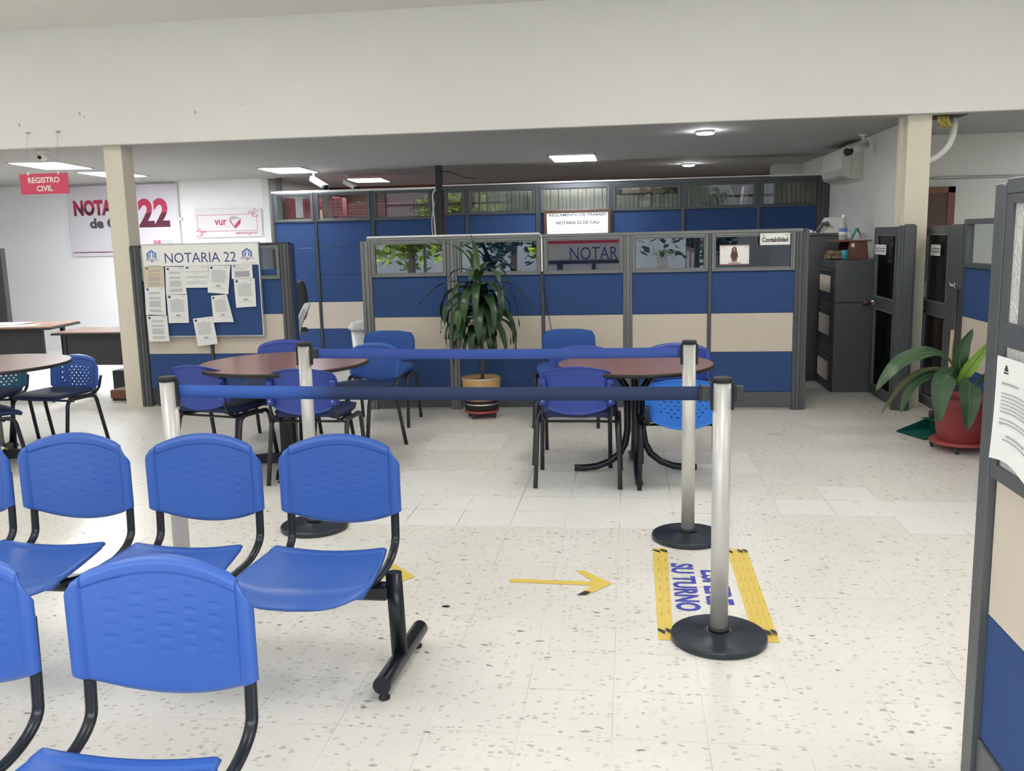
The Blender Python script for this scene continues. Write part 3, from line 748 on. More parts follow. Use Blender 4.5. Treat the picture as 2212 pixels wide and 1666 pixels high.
# -------- shelves and books behind the tall partition
def bookcase(x0, x1, y0, y1, zs, z1, label, mat='frame_grey', side='frame_grey'):
    t = thing('bookcase', label, 'bookcase', ((x0 + x1) / 2, (y0 + y1) / 2, 0))
    for x in (x0, x1 - .02): mb = MB(); mb.box(x, x + .02, y0, y1, 0, z1); mb.build('side_panel', side, t, world=True)
    for z in zs: mb = MB(); mb.box(x0 + .02, x1 - .02, y0, y1, z - .02, z); mb.build('shelf', mat, t, world=True)
    return t
bookcase(-2.40, -1.23, 12.02, 12.36, (.3, .8, 1.3, 1.83), 1.83, 'low grey bookcase of cream folders, left of the folder shelves')
bookcase(-1.19, -0.24, 12.02, 12.36, (.3, .8, 1.3, 1.85), 1.85, 'low grey bookcase of cream folders behind the framed poster')
bookcase(-0.20, 1.46, 12.02, 12.36, (.3, .8, 1.3, 1.86), 1.86, 'low grey bookcase holding the leaning folders')
bookcase(1.50, 2.38, 12.02, 12.36, (.3, .8, 1.3, 1.865), 1.865, 'low grey bookcase of cream folders next to the right wall')
bookcase(-4.2, -2.4, 13.4, 13.75, (.4, .9, 1.4, 1.885), 1.885, 'long bookcase carrying the row of red volumes')
t = bookcase(-5.15, -4.40, 13.45, 13.85, (.4, .8, 1.2, 1.6, 1.9), 2.20, 'tall dark red bookcase in the far left corner', 'red_wood', 'book_red')

# binders: one cream folder prototype
t = thing('folder', 'cream folder standing upright behind the wide second window of the rear partition', 'folder', (0, 0, 0), 0, 'cream folders behind the second rear window')
mb = MB(); mb.box(-.024, .024, 0, .25, 0, .325, .003); mb.build('cover', 'binder_cream', t)
mb = MB(); mb.box(-.020, .020, .003, .246, .320, .3262); mb.build('paper_block', 'paper_cream', t)
folder = t; first = [True]
def put_folder(x, y, z, lab, grp, lean=0.0, s=1.0, g=False, w=1.0):
    if first[0]: o = folder; first[0] = False; o['label'] = lab; o['group'] = grp
    else: o = dup(folder, lab, group=grp)
    o.matrix_basis = Matrix.Translation((x, y, z)) @ Matrix.Rotation(lean, 4, 'Y') @ Matrix.Diagonal((w, 1, s, 1))
    return o
rnd = random.Random(11)
def row(x0, x1, z, n, lab, grp, hs=(0.95, 1.05), leanf=None, y=12.06):
    st = (x1 - x0) / n
    for k in range(n):
        lean = leanf(k) if leanf else rnd.uniform(-.012, .012)
        put_folder(x0 + st * (k + .5), y + rnd.uniform(0, .02), z + .024 * abs(math.sin(lean)) , lab, grp, lean, rnd.uniform(*hs), w=st / .052)
row(-2.02, -1.27, 1.83, 14, 'cream folder standing in the row behind the second right-hand rear window', 'cream folders behind the second rear window', (.99, 1.04))
row(-1.13, -0.30, 1.85, 16, 'cream folder standing in the row above the framed rules poster', 'cream folders above the poster', (.99, 1.04))
row(0.72, 1.10, 1.86, 8, 'cream folder leaning slightly left of the fallen ones', 'cream folders left of the leaning pile', (.95, 1.0), lambda k: .01 + .015 * k * -1)
for k in range(4): put_folder(1.15 + k * .062, 12.06, 1.865 + .01, 'cream folder slumped steeply to the left', 'slumped cream folders', -0.30 - .03 * k, 1.0)
row(1.405, 1.47, 1.865, 1, 'short cream folder right of the slumped ones', 'short folder', (.75, .8), lambda k: .1)
row(1.62, 2.30, 1.865, 12, 'cream folder standing in the far right row beside the wall', 'cream folders in the far right row', (.86, .93), lambda k: -.10 + .009 * k)
row(-.17, 0.60, 1.862, 14, 'cream folder in the low row under the cardboard box', 'cream folders under the box', (.52, .56))
for k in range(3): put_folder(-2.36 + .055 * k, 12.12, 2.03, 'cream folder lying tilted on top of the brown volumes', 'tilted cream folders', 0.18, .40, w=.95)
for k in range(6):
    if k == 0:
        t = thing('book', 'brown volume with pale bands behind the narrow rear window', 'book', (0, 0, 0), 0, 'brown volumes behind the narrow window')
        mb = MB(); mb.box(-.019, .019, 0, .2, 0, .19, .003); mb.build('cover', 'book_brown', t)
        mb = MB()
        for z in (.10, .118, .15, .172): mb.box(-.0185, .0185, -.001, 0, z, z + .004)
        mb.build('spine_band', 'book_gold', t); bb = t
    o = bb if k == 0 else dup(bb, bb['label'])
    o.matrix_basis = Matrix.Translation((-2.35 + .04 * k, 12.1, 1.835))
mb = MB(); mb.box(-.10, .42, 12.05, 12.34, 2.06, 2.17, .003)
bx = solo('cardboard_box', mb, 'cardboard', 'long flat cardboard box on top of the low folders', 'box', (.16, 12.2, 2.06))
mb = MB(); mb.box(.02, .12, 12.045, 12.05, 2.10, 2.13); mb.build('handle_slot', 'paper_cream', bx, world=True)
# red volumes
t = thing('book', 'red volume with pale spine bands in the long far row', 'book', (0, 0, 0), 0, 'red volumes in the far row')
mb = MB(); mb.box(-.0225, .0225, 0, .22, 0, .25, .003); mb.build('cover', 'book_red', t)
mb = MB()
for z in (.025, .072, .105, .125, .168, .205, .215): mb.box(-.022, .022, -.0015, 0, z, z + .0045)
mb.build('spine_band', 'book_gold', t); rb = t
t = None
for k in range(21):
    o = rb if k == 0 else dup(rb, 'red volume with pale spine bands in the long far row')
    o.matrix_basis = Matrix.Translation((-4.13 + .047 * k, 13.42, 1.885)) @ Matrix.Diagonal((1, 1, .86 + .02 * (k % 3), 1))
for k in range(7):
    o = dup(rb, 'brown-red volume at the right end of the far red row', group='right end of the far red row')
    for c in o.children:
        if c.name.startswith('cover'): c.data = c.data.copy(); c.data.materials[0] = MATS['book_brown']
    o.matrix_basis = Matrix.Translation((-3.13 + .05 * k, 13.42, 1.885)) @ Matrix.Diagonal((1, 1, .86, 1))
# red volumes lying in stacks in the corner bookcase, spines to the front
for s in range(2):
    for k in range(6):
        o = dup(rb, 'red volume lying flat in the %s stack of the corner bookcase' % ('left' if s == 0 else 'right'), group='red volumes stacked in the %s corner pile' % ('left' if s == 0 else 'right'))
        o.matrix_basis = Matrix.Translation((-4.87 + s * .42 - .0, 13.46, 1.925 + .046 * k)) @ Matrix.Rotation(math.pi / 2, 4, 'Y') @ Matrix.Diagonal((.95, 1, .9 if s == 0 else .75, 1))
mb = MB(); mb.box(-4.45, -4.28, 12.6, 12.9, 1.40, 1.98, .004)
solo('cardboard_box', mb, 'cardboard', 'tan cardboard box behind the second window from the left', 'box', (-4.36, 12.75, 1.4))
mb = MB(); mb.box(-4.55, -4.2, 12.55, 12.95, 0, 1.40, .004)
solo('storage_cabinet', mb, 'frame_grey', 'grey cabinet under the tan box behind the tall partition', 'cabinet', (-4.37, 12.75, 0))

# -------- right-hand wooden-framed doors, partitions
def glazed_door(yh, yl, x, label, name='glazed_door'):
    """leaf in the plane X=x from y=yh to y=yl, looking to -X"""
    t = thing(name, label, 'door', (x, (yh + yl) / 2, 0))
    a, b = min(yh, yl), max(yh, yl)
    fr = .085
    mb = MB(); mb.box(x, x + .035, a, a + fr, .02, 1.555, .003); mb.box(x, x + .035, b - fr, b, .02, 1.555, .003)
    mb.box(x, x + .035, a + fr, b - fr, 1.49, 1.555, .003); mb.box(x, x + .035, a + fr, b - fr, .82, .92, .003); mb.box(x, x + .035, a + fr, b - fr, .02, .10, .003)
    mb.build('door_frame', 'frame_grey', t, world=True)
    mb = MB()
    for z0, z1 in ((.10, .82), (.92, 1.49)):
        for (c, e, f, g) in ((a + fr, a + fr + .012, z0, z1), (b - fr - .012, b - fr, z0, z1), (a + fr, b - fr, z0, z0 + .012), (a + fr, b - fr, z1 - .012, z1)): mb.box(x - .004, x + .03, c, e, f, g)
    mb.build('glazing_bead', 'frame_light', t, world=True)
    for z0, z1 in ((.10, .82), (.92, 1.49)):
        mb = MB(); mb.box(x + .014, x + .018, a + fr + .004, b - fr - .004, z0 + .006, z1 - .006); mb.build('pane', 'glass_dark', t, world=True)
    return t
def knob(parent, x, y, z):
    mb = MB(); mb.T = Matrix.Translation((x, y, z)) @ Matrix.Rotation(-math.pi / 2, 4, 'Y')
    mb.lathe([(.034, 0), (.032, .006), (.018, .018), (.012, .03)], n=20); k = mb.build('knob_rose', 'chrome', parent, world=True)
    mb = MB(); mb.T = Matrix.Translation((x, y, z)) @ Matrix.Rotation(-math.pi / 2, 4, 'Y')
    mb.lathe([(.014, .03), (.021, .038), (.025, .055), (.026, .09), (.018, .096)], n=20); o = mb.build('knob', 'brown_wood', k); o.location = -Vector(parent.location)
dl = glazed_door(8.95, 8.15, 2.25, 'dark grey glazed door standing open before the filing cabinet')
knob(dl, 2.25, 8.905, .862)
dr = glazed_door(8.42, 7.70, 2.53, 'dark grey glazed door right of the cream column')
knob(dr, 2.53, 8.36, .85)
def side_sign(y0, y1, z0, z1, x, label, lines, name='office_sign'):
    """stuck on the pane, looks to -X"""
    t = thing(name, label, 'sign', (x, (y0 + y1) / 2, z0))
    mb = MB(); mb.box(x - .003, x, min(y0, y1), max(y0, y1), z0, z1, .001); mb.build('plate', 'sign_white', t, world=True)
    n = len(lines); H = (z1 - z0)
    for k, s in enumerate(lines):
        w = abs(y1 - y0) * .84
        lettering(s, x - .0042, max(y0, y1) - abs(y1 - y0) * .08, z1 - H * (.44 + .26 * k) - .0, w, H * .17, 'print_dark', t, face='-X', bold=.015)
    return t
side_sign(8.53, 8.90, 1.31, 1.40, 2.249, 'small white staff-only sign on the open door by the cabinet', ['Solo Personal', 'Autorizado'])
side_sign(7.97, 8.21, 1.31, 1.40, 2.529, 'small white staff-only sign on the door right of the column', ['Solo Personal', 'Autorizado'])
t = side_sign(8.25, 8.36, 0.955, 1.085, 2.512, 'tall narrow white sticker low on the glazed door pane', [], 'sticker')
mb = MB()
for q in range(4): mb.box(2.5085, 2.5090, 8.275 + .008 * (q % 2), 8.335, .980 + q * .026, .990 + q * .026)
mb.build('print', 'print_dark', t, world=True)
mb = MB(); mb.box(2.24, 2.36, 8.045, 8.13, 0, 1.565, .004); mb.box(2.22, 2.245, 8.06, 8.12, 0, 1.55, .002); mb.box(2.26, 2.34, 8.03, 8.05, 0, 1.575, .002)
solo('door_post', mb, 'frame_grey', 'thick grey post in front of the cream column base', 'post', (2.3, 8.09, 0))

P4 = thing('office_partition', 'partition behind the large potted plant on the right', 'partition', (2.56, 6.6, 0))
X4 = 2.53
mb = MB(); mb.box(X4 - .01, X4 + .05, 7.46, 7.695, 0, 1.565, .004); mb.build('post', 'frame_grey', P4, world=True)
for a, b in ((6.60, 7.43), (5.72, 6.56), (4.85, 5.68)):
    mb = MB(); mb.box(X4 + .012, X4 + .05, a, b, .862, 1.235, .003); mb.build('fabric_panel', 'fabric_blue', P4, world=True)
    mb = MB(); mb.box(X4 + .012, X4 + .05, a, b, .475, .86, .003); mb.build('fabric_panel', 'fabric_beige', P4, world=True)['label'] = 'beige fabric panel'
    mb = MB(); mb.box(X4 + .012, X4 + .05, a, b, .15, .473, .003); mb.build('fabric_panel', 'fabric_blue', P4, world=True)
    mb = MB(); mb.box(X4 + .008, X4 + .05, a, b, .02, .148, .003); mb.build('kick_plate', 'frame_grey', P4, world=True)
    mb = MB()
    for c, e, f, g in ((a, a + .05, 1.237, 1.60), (b - .05, b, 1.237, 1.60), (a + .05, b - .05, 1.237, 1.275), (a + .05, b - .05, 1.56, 1.60)): mb.box(X4 - .006, X4 + .05, c, e, f, g, .003)
    wf = mb.build('window_frame', 'frame_grey', P4, world=True)
    mb = MB(); mb.box(X4 + .02, X4 + .024, a + .04, b - .04, 1.27, 1.565); mb.build('pane', 'glass_thin', wf).location = -Vector(P4.location)
    mb = MB(); mb.box(X4, X4 + .055, b, b + .03, 0, 1.60); mb.build('post', 'frame_grey', P4, world=True)
mb = MB(); mb.box(2.505, 2.52, 7.52, 7.56, 1.07, 1.10, .003)
for dy in (-.03, 0, .03): mb.tube([(2.52, 7.54 + dy, 1.085), (2.50, 7.54 + dy * 1.5, 1.09), (2.49, 7.54 + dy * 1.8, 1.10 + abs(dy) * .4)], .006, 8)
solo('wall_hook', mb, 'chrome', 'small metal hook on the grey post beside the right glazed door', 'hook', (2.52, 7.54, 1.07))

# -------- near right partition (P5)
P5 = thing('office_partition', 'nearest partition at the right edge with framed glass and a paper notice', 'partition', (.97, 1.6, 0))
X5 = .94
mb = MB(); mb.box(X5, X5 + .06, 2.49, 2.56, 0, 1.655, .003); mb.box(X5 - .006, X5 + .05, 2.475, 2.50, .0, 1.65, .002); mb.build('post', 'frame_grey', P5, world=True)
mb = MB(); mb.box(X5 - .004, X5 + .065, .2, 2.475, 1.625, 1.665, .003); mb.build('top_rail', 'frame_grey', P5, world=True)
for a, b in ((1.42, 2.47), (.3, 1.36)):
    mb = MB(); mb.box(X5 + .014, X5 + .05, a, b, .515, .90, .003); mb.build('fabric_panel', 'fabric_beige', P5, world=True)['label'] = 'beige fabric panel'
    mb = MB(); mb.box(X5 + .014, X5 + .05, a, b, .155, .513, .003); mb.build('fabric_panel', 'fabric_blue', P5, world=True)
    mb = MB(); mb.box(X5 + .006, X5 + .05, a, b, .0, .153, .003); mb.build('kick_plate', 'frame_grey', P5, world=True)
    mb = MB()
    for z0, z1 in ((.90, 1.27), (1.27, 1.625)):
        f_ = .038
        mb.box(X5 - .004, X5 + .06, b - f_, b, z0, z1); mb.box(X5 - .004, X5 + .06, a, a + f_, z0, z1)
        mb.box(X5 - .004, X5 + .06, a + f_, b - f_, z0, z0 + f_); mb.box(X5 - .004, X5 + .06, a + f_, b - f_, z1 - f_ * .6, z1)
    wf = mb.build('window_frame', 'frame_grey', P5, world=True)
    mb = MB(); mb.box(X5 + .004, X5 + .008, a + .03, b - .03, .93, 1.255); mb.build('pane', 'glass_frosted', wf).location = -Vector(P5.location)
    # upper opening: frosted strip, inner frame, clear pane
    mb = MB(); mb.box(X5 + .004, X5 + .008, b - .105, b - .03, 1.30, 1.61); mb.build('pane', 'glass_frosted', wf).location = -Vector(P5.location)
    mb = MB(); mb.box(X5 - .002, X5 + .035, b - .140, b - .105, 1.30, 1.61); mb.build('mullion', 'frame_light', P5, world=True)
    mb = MB(); mb.box(X5 + .022, X5 + .026, a + .03, b - .140, 1.30, 1.61); mb.build('pane', 'glass_thin', wf).location = -Vector(P5.location)
mb = MB(); mb.box(X5, X5 + .06, 1.365, 1.415, 0, 1.655, .003); mb.build('post', 'frame_grey', P5, world=True)
# paper notice taped to the frame
t = thing('paper_notice', 'large white letter taped below the window of the nearest partition', 'paper', (X5 - .01, 2.2, .95))
def PN(u, v): return (X5 - .010 - .012 * (v ** 3) * (.5 + u) + .004 * math.sin(u * 5), 2.452 - u * .30 - v * -0.0, 1.222 - v * .268 + .012 * math.sin(u * 4) * v)
mb = MB(); mb.keep = True; mb.grid(PN, 14, 12); sh_ = mb.build('sheet', 'paper', t, world=True)
mb = MB(); mb.keep = True
def pstrip(u0, u1, v0, v1):
    n = max(1, int((u1 - u0) * 20))
    for k in range(n):
        q = [PN(u0 + (u1 - u0) * (k + a) / n, v) for a, v in ((0, v0), (1, v0), (1, v1), (0, v1))]
        mb.quad(*[(a - .0012, b, c) for a, b, c in q])
pstrip(.12, .45, .24, .262)
for k in range(9):
    v = .34 + k * .036
    if k == 6: continue
    pstrip(.12, .88 if k % 3 else .7, v, v + .013)
pstrip(.12, .2, .63, .65); pstrip(.28, .7, .74, .76); pstrip(.22, .8, .785, .80)
mb.build('print', 'print_grey', t, world=True)
mb = MB(); mb.keep = True
pstrip(.15, .155 + .06, .10, .13); pstrip(.165, .20, .075, .10); pstrip(.14, .225, .14, .155); mb.build('letterhead', 'print_dark', t, world=True)
mb = MB(); mb.box(1.06, 1.064, 1.9, 2.28, 1.42, 1.60); mb.mi = 1; mb.box(1.055, 1.064, 1.9, 2.28, 1.38, 1.42)
solo('paper_notice', mb, ['paper', 'print_red'], 'white sheet with a red foot inside the upper glass at the right edge', 'paper', (1.06, 2.1, 1.38))

# -------- far left partition end
P6 = thing('office_partition', 'partition end at the far left edge behind the desk', 'partition', (-8.5, 11.0, 0))
mb = MB(); mb.box(-8.14, -8.05, 10.97, 11.06, 0, 1.55, .004); mb.box(-8.20, -8.14, 10.98, 11.05, 0, 1.60, .004); mb.build('post', 'frame_dark', P6, world=True)
for z0, z1, m in ((1.22, 1.58, 'frame_grey'), (.855, 1.21, 'fabric_blue'), (.5, .85, 'fabric_beige'), (.15, .495, 'fabric_blue'), (0, .145, 'frame_grey')):
    mb = MB(); mb.box(-10.2, -8.2, 10.98, 11.04, z0, z1, .003); mb.build('fabric_panel', m, P6, world=True)

# ================================================================== SIGNS ON THE LEFT
wb = thing('wall_banner', 'large white wall banner reading NOTARIA 22 de Cali behind the column', 'banner', (-7.55, 13.08, 1.40))
mb = MB(); mb.box(-8.40, -6.66, 13.06, 13.085, 1.40, 2.44, .004); mb.build('panel', 'banner_white', wb, world=True)
lettering('NOTARIA', -8.31, 13.058, 2.00, 0.95, 0.235, 'print_maroon', wb, bold=.055, top='print_red')
lettering('22', -7.28, 13.058, 1.808, 0.49, 0.425, 'print_maroon', wb, bold=.04, top='print_red')
lettering('de Cali', -8.07, 13.058, 1.81, 0.62, 0.155, 'frame_grey', wb, bold=.05)
lettering('SNR', -7.08, 13.058, 1.555, 0.13, 0.06, 'print_red', wb, bold=.03)
mb = MB(); mb.box(-8.38, -6.70, 13.056, 13.06, 1.452, 1.464); mb.build('ruled_line', 'print_maroon', wb, world=True)
mb = MB()
for q in range(3): mb.box(-6.94, -6.77, 13.056, 13.06, 1.562 + q * .02, 1.569 + q * .02)
mb.build('small_print', 'print_grey', wb, world=True)
mb = MB(); mb.box(-6.655, -6.640, 13.05, 13.09, 1.2, 2.46); mb.box(-6.64, -6.60, 13.05, 13.09, 1.90, 1.94)
solo('cable_duct', mb, 'wall_grey', 'thin vertical grey duct at the right edge of the wall banner', 'cable duct', (-6.65, 13.07, 1.9))

vb = thing('wall_banner', 'pale wall sign with red vur logo, dashed border and pointing hands', 'sign', (-5.9, 13.08, 1.63))
mb = MB(); mb.box(-6.41, -5.37, 13.07, 13.08, 1.635, 2.052, .002); mb.build('panel', 'banner_clear', vb, world=True)
mb = MB()
n = 34
for k in range(n):
    x = -6.37 + k * (.935 / n); mb.box(x, x + .018, 13.066, 13.07, 1.960, 1.968); mb.box(x, x + .018, 13.066, 13.07, 1.724, 1.732)
for k in range(10): z = 1.73 + k * .0235; mb.box(-6.37, -6.362, 13.066, 13.07, z, z + .014); mb.box(-5.448, -5.44, 13.066, 13.07, z, z + .014)
mb.build('dashed_border', 'sign_pink', vb, world=True)
def hand_icon(hx, hz, s, par):
    mb = MB()
    P = lambda a, b: (hx + s * a, 13.067, hz + b)
    for path in ([(-.0, .0), (.05, -.002), (.09, -.002), (.11, .01), (.11, .018), (.02, .018), (.02, .05), (.0, .055), (-.008, .02), (-.05, .018)],
                 [(.02, -.002), (.05, -.002), (.055, -.02), (.02, -.02)], [(.02, -.02), (.05, -.022), (.05, -.04), (.02, -.04)], [(.02, -.04), (.045, -.042), (.04, -.055), (.0, -.056), (-.05, -.05)]):
        mb.tube([P(a, b) for a, b in path], .0035, 4)
    mb.build('hand_outline', 'sign_pink', par, world=True)
hand_icon(-6.35, 1.715, 1, vb); hand_icon(-5.46, 1.985, -1, vb)
lettering('vur', -6.10, 13.068, 1.812, 0.19, 0.080, 'print_red', vb, bold=.02)
lettering('www.vur.gov.co', -5.78, 13.068, 1.66, 0.33, 0.045, 'print_red', vb, bold=.012)
mb = MB(); mb.keep = True
flat(mb, [(-5.872, 1.880), (-5.86, 1.93), (-5.79, 1.945), (-5.688, 1.905), (-5.77, 1.895)], 13.067)
mb.mi = 1; flat(mb, [(-5.688, 1.905), (-5.70, 1.83), (-5.785, 1.755), (-5.795, 1.80), (-5.74, 1.86)], 13.0665)
mb.mi = 2; flat(mb, [(-5.872, 1.880), (-5.785, 1.755), (-5.80, 1.80), (-5.85, 1.885)], 13.0665)
mb.build('logo_cube', ['print_grey', 'print_red', 'sign_pink'], vb, world=True)
mb = MB(); mb.box(-6.08, -5.82, 13.066, 13.07, 1.783, 1.787); mb.build('small_print', 'print_grey', vb, world=True)

hs = thing('hanging_sign', 'pink sign reading REGISTRO CIVIL hanging from two thin wires', 'sign', (-5.4, 8.08, 2.04))
mb = MB(); mb.box(-5.648, -5.167, 8.075, 8.083, 2.041, 2.228, .001); mb.build('plate', 'sign_pink', hs, world=True)
lettering('REGISTRO', -5.565, 8.0738, 2.142, .315, .052, 'sign_white', hs, bold=.02)
lettering('CIVIL', -5.485, 8.0738, 2.066, .160, .052, 'sign_white', hs, bold=.02)
for x, zt in ((-5.558, 2.60), (-5.255, 2.60)):
    mb = MB(); mb.box(x - .008, x + .008, 8.070, 8.088, 2.215, 2.245, .002); mb.build('clip', 'white_plastic', hs, world=True)
    mb = MB(); mb.tube([(x, 8.079, 2.24), (x + .02, 8.09, 2.60)], .0016, 5); mb.build('wire', 'grey_plastic', hs, world=True)
    mb = MB(); mb.tube([(x + .0, 8.10, 2.60), (x + .04, 8.10, 2.602)], .006, 8); mb.tube([(x + .03, 8.1, 2.602), (x + .03, 8.125, 2.602)], .004, 6); mb.build('hook', 'grey_plastic', hs, world=True)

# ================================================================== SECURITY CAMERAS, AC
t = thing('security_camera', 'white dome camera under the ceiling edge at the far left', 'security camera', (-5.62, 8.42, ZC))
mb = MB(); mb.lathe([(.06, 0), (.06, -.02), (.045, -.03)], n=20); mb.build('mount', 'white_plastic', t)
mb = MB(); mb.lathe([(.045, -.03), (.04, -.06), (.028, -.085), (.008, -.095)], n=20); mb.build('housing', 'white_plastic', t)
mb = MB(); mb.T = Matrix.Translation((-.012, -.03, -.068)) @ Matrix.Rotation(math.radians(60), 4, 'X'); mb.cyl(0, 0, 0, .018, .018, 16); mb.build('lens', 'rubber', t)
def bullet(x, y, z, rz, lab, tilt=-25, mat='white_plastic'):
    t = thing('security_camera', lab, 'security camera', (x, y, ZC), rz)
    mb = MB(); mb.lathe([(.05, 0), (.05, -.012), (.015, -.016), (.015, -.09)], n=16); mb.build('mount', 'white_plastic', t)
    b = MB(); b.T = Matrix.Translation((0, 0, -.11)) @ Matrix.Rotation(math.radians(tilt), 4, 'X'); b.tube([(0, .05, 0), (0, -.22, 0)], .036, 14); b.box(-.042, .042, -.25, .05, .03, .042, .003); b.build('housing', mat, t)
    b = MB(); b.T = Matrix.Translation((0, 0, -.11)) @ Matrix.Rotation(math.radians(tilt), 4, 'X'); b.tube([(0, -.205, 0), (0, -.255, 0)], .040, 14); b.build('lens', 'rubber', t)
bullet(-4.24, 12.2, ZC, math.radians(62), 'white bullet camera left of the pair above the tall partition', 26)
bullet(-4.03, 13.0, ZC, math.radians(58), 'white bullet camera right of the pair above the tall partition', 22)
bullet(2.30, 9.72, ZC, math.radians(-50), 'bullet camera with a black front above the air conditioner', 16)

ac = thing('air_conditioner', 'cream wall-mounted air conditioner high on the right wall', 'air conditioner', (2.42, 10.7, 2.03))
prof = [(2.42, 2.42), (2.26, 2.415), (2.215, 2.38), (2.205, 2.18), (2.225, 2.11), (2.28, 2.075), (2.42, 2.06)]
mb = MB(); ya, yb = 10.2, 11.25
a = [mb.addv((x, ya, z)) for x, z in prof]; b = [mb.addv((x, yb, z)) for x, z in prof]
for k in range(len(prof) - 1): mb.face([a[k], a[k + 1], b[k + 1], b[k]], False)
mb.face(a); mb.face(b[::-1]); mb.build('housing', 'ac_plastic', ac, world=True)
mb = MB()
for k in range(3): mb.box(2.225 + k * .045, 2.245 + k * .045, 10.28, 11.18, 2.082 - k * .008 - .03 * (k == 0) * 0, 2.094 - k * .008)
mb.T = None; mb.build('air_vane', 'grey_plastic', ac, world=True)
mb = MB(); mb.box(2.30, 2.302, 10.196, 10.2, 2.08, 2.40); mb.box(2.30, 2.40, 10.196, 10.2, 2.16, 2.163); mb.box(2.265, 2.285, 10.196, 10.2, 2.31, 2.316); mb.build('seam', 'grey_plastic', ac, world=True)

# ================================================================== FILING CABINET AND THE THINGS ON IT
def cabinet(z0, z1, label, panels):
    t = thing('filing_cabinet', label, 'filing cabinet', (2.14, 9.3, z0))
    mb = MB(); mb.box(1.915, 2.375, 8.97, 9.64, z0, z1 - .004, .004); mb.build('body', 'frame_grey', t, world=True)
    for p0, p1 in panels:
        mb = MB(); mb.box(1.905, 1.916, 8.985, 9.63, p0 - .09, p1 + .075, .003); dw = mb.build('drawer', 'frame_dark', t, world=True)
        mb = MB(); mb.box(1.900, 1.907, 9.13, 9.60, p0, p1, .002); q = mb.build('drawer_inset', 'fabric_beige', dw); q.location = -Vector(t.location); q['label'] = 'beige drawer inset'
        mb = MB(); mb.box(1.895, 1.906, 9.05, 9.60, p1 + .045, p1 + .06, .002); q = mb.build('handle', 'frame_grey', dw); q.location = -Vector(t.location)
    return t
cabinet(0, .86, 'lower grey filing cabinet with two beige drawer insets, near the open door', [(.09, .275), (.53, .725)])
cabinet(.86, 1.26, 'upper grey filing unit with one beige inset, topmost of the stack', [(.945, 1.105)])
mb = MB(); mb.box(1.62, 2.10, 9.70, 10.1, 0, 1.485, .004); lk = solo('tall_locker', mb, 'frame_grey', 'tall grey steel cupboard behind the filing cabinet', 'cupboard', (1.86, 9.9, 0))
mb = MB(); mb.box(1.61, 2.12, 9.69, 10.1, 1.487, 1.508, .003); mb.build('top_edge', 'frame_grey', lk).location = -Vector(lk.location)
# organiser
t = thing('desk_organiser', 'reddish wooden desk organiser with slanted sides on the filing cabinet', 'organiser', (2.14, 9.2, 1.262))
s0 = [(2.03, 9.08, 1.262), (2.24, 9.08, 1.262), (2.22, 9.08, 1.425), (2.06, 9.08, 1.425)]
for dy in (0, .42):
    mb = MB(); q = [mb.addv((x, y + dy, z)) for x, y, z in s0]; q2 = [mb.addv((x, y + dy + .014, z)) for x, y, z in s0]
    mb.face(q); mb.face(q2[::-1])
    for k in range(4): mb.face([q[k], q[(k + 1) % 4], q2[(k + 1) % 4], q2[k]])
    mb.build('side_board', 'red_wood', t, world=True)
mb = MB(); mb.box(1.92, 2.26, 9.06, 9.54, 1.426, 1.440, .002); mb.build('top_board', 'red_wood', t, world=True)
mb = MB(); mb.box(2.20, 2.215, 9.09, 9.5, 1.264, 1.425); mb.build('back_board', 'red_wood', t, world=True)
mb = MB(); mb.box(2.075, 2.105, 9.074, 9.08, 1.375, 1.41, .001); solo('small_sticker', mb, 'sign_white', 'tiny white sticker on the organiser side', 'sticker', (2.09, 9.077, 1.39))
# letter trays
for k, (x0, z) in enumerate(((1.915, 1.263), (1.935, 1.303))):
    mb = MB(); mb.box(x0, 2.02, 9.16, 9.5, z, z + .004); mb.box(x0, 2.02, 9.16, 9.166, z, z + .038); mb.box(x0, 2.02, 9.494, 9.5, z, z + .038); mb.box(x0, x0 + .006, 9.16, 9.36, z, z + .038)
    solo('letter_tray', mb, 'tray_wood', 'lower tan wooden letter tray left of the teal cup' if k == 0 else 'upper tan wooden letter tray, topmost of the two', 'tray', (1.96, 9.3, z))
mb = MB(); mb.lathe([(.022, 0), (.024, .002), (.032, .088), (.030, .088), (.022, .006)], n=20)
mb.v = [v + Vector((2.012, 9.04, 1.262)) for v in mb.v]
solo('cup', mb, 'cyan_plastic', 'teal ribbed plastic cup standing on the filing cabinet front', 'cup', (2.012, 9.04, 1.262))
t = thing('spray_bottle', 'clear bottle with white neck and blue label on the organiser top', 'bottle', (2.005, 9.12, 1.440))
mb = MB(); mb.lathe([(.036, 0), (.038, .01), (.038, .12), (.032, .14), (.018, .17), (.015, .20), (.015, .21)], n=20); mb.build('bottle', 'grey_plastic', t)
mb = MB(); mb.lathe([(.0385, .055), (.0385, .115)], n=20, cap=False); mb.build('label_wrap', 'print_blue', t)
mb = MB(); mb.lathe([(.0388, .055), (.0388, .080)], n=20, cap=False); mb.build('label_foot', 'banner_white', t)
mb = MB(); mb.lathe([(.017, .205), (.017, .232), (.013, .238)], n=16); mb.build('cap', 'white_plastic', t)
mb = MB(); mb.lathe([(.030, 0), (.036, .03), (.030, .055), (.018, .075), (.008, .08)], n=16); mb.v = [v + Vector((2.075, 9.2, 1.440)) for v in mb.v]
solo('tape_roll', mb, 'white_plastic', 'small white rounded dispenser between bottle and desk calendar', 'dispenser', (2.075, 9.2, 1.44))
t = thing('desk_calendar', 'teal and white desk calendar standing like a tent on the organiser', 'calendar', (2.15, 9.2, 1.440))
mb = MB(); mb.keep = True
mb.box(-.055, .06, -.05, .05, 0, .006); mb.build('stand_foot', 'white_plastic', t)
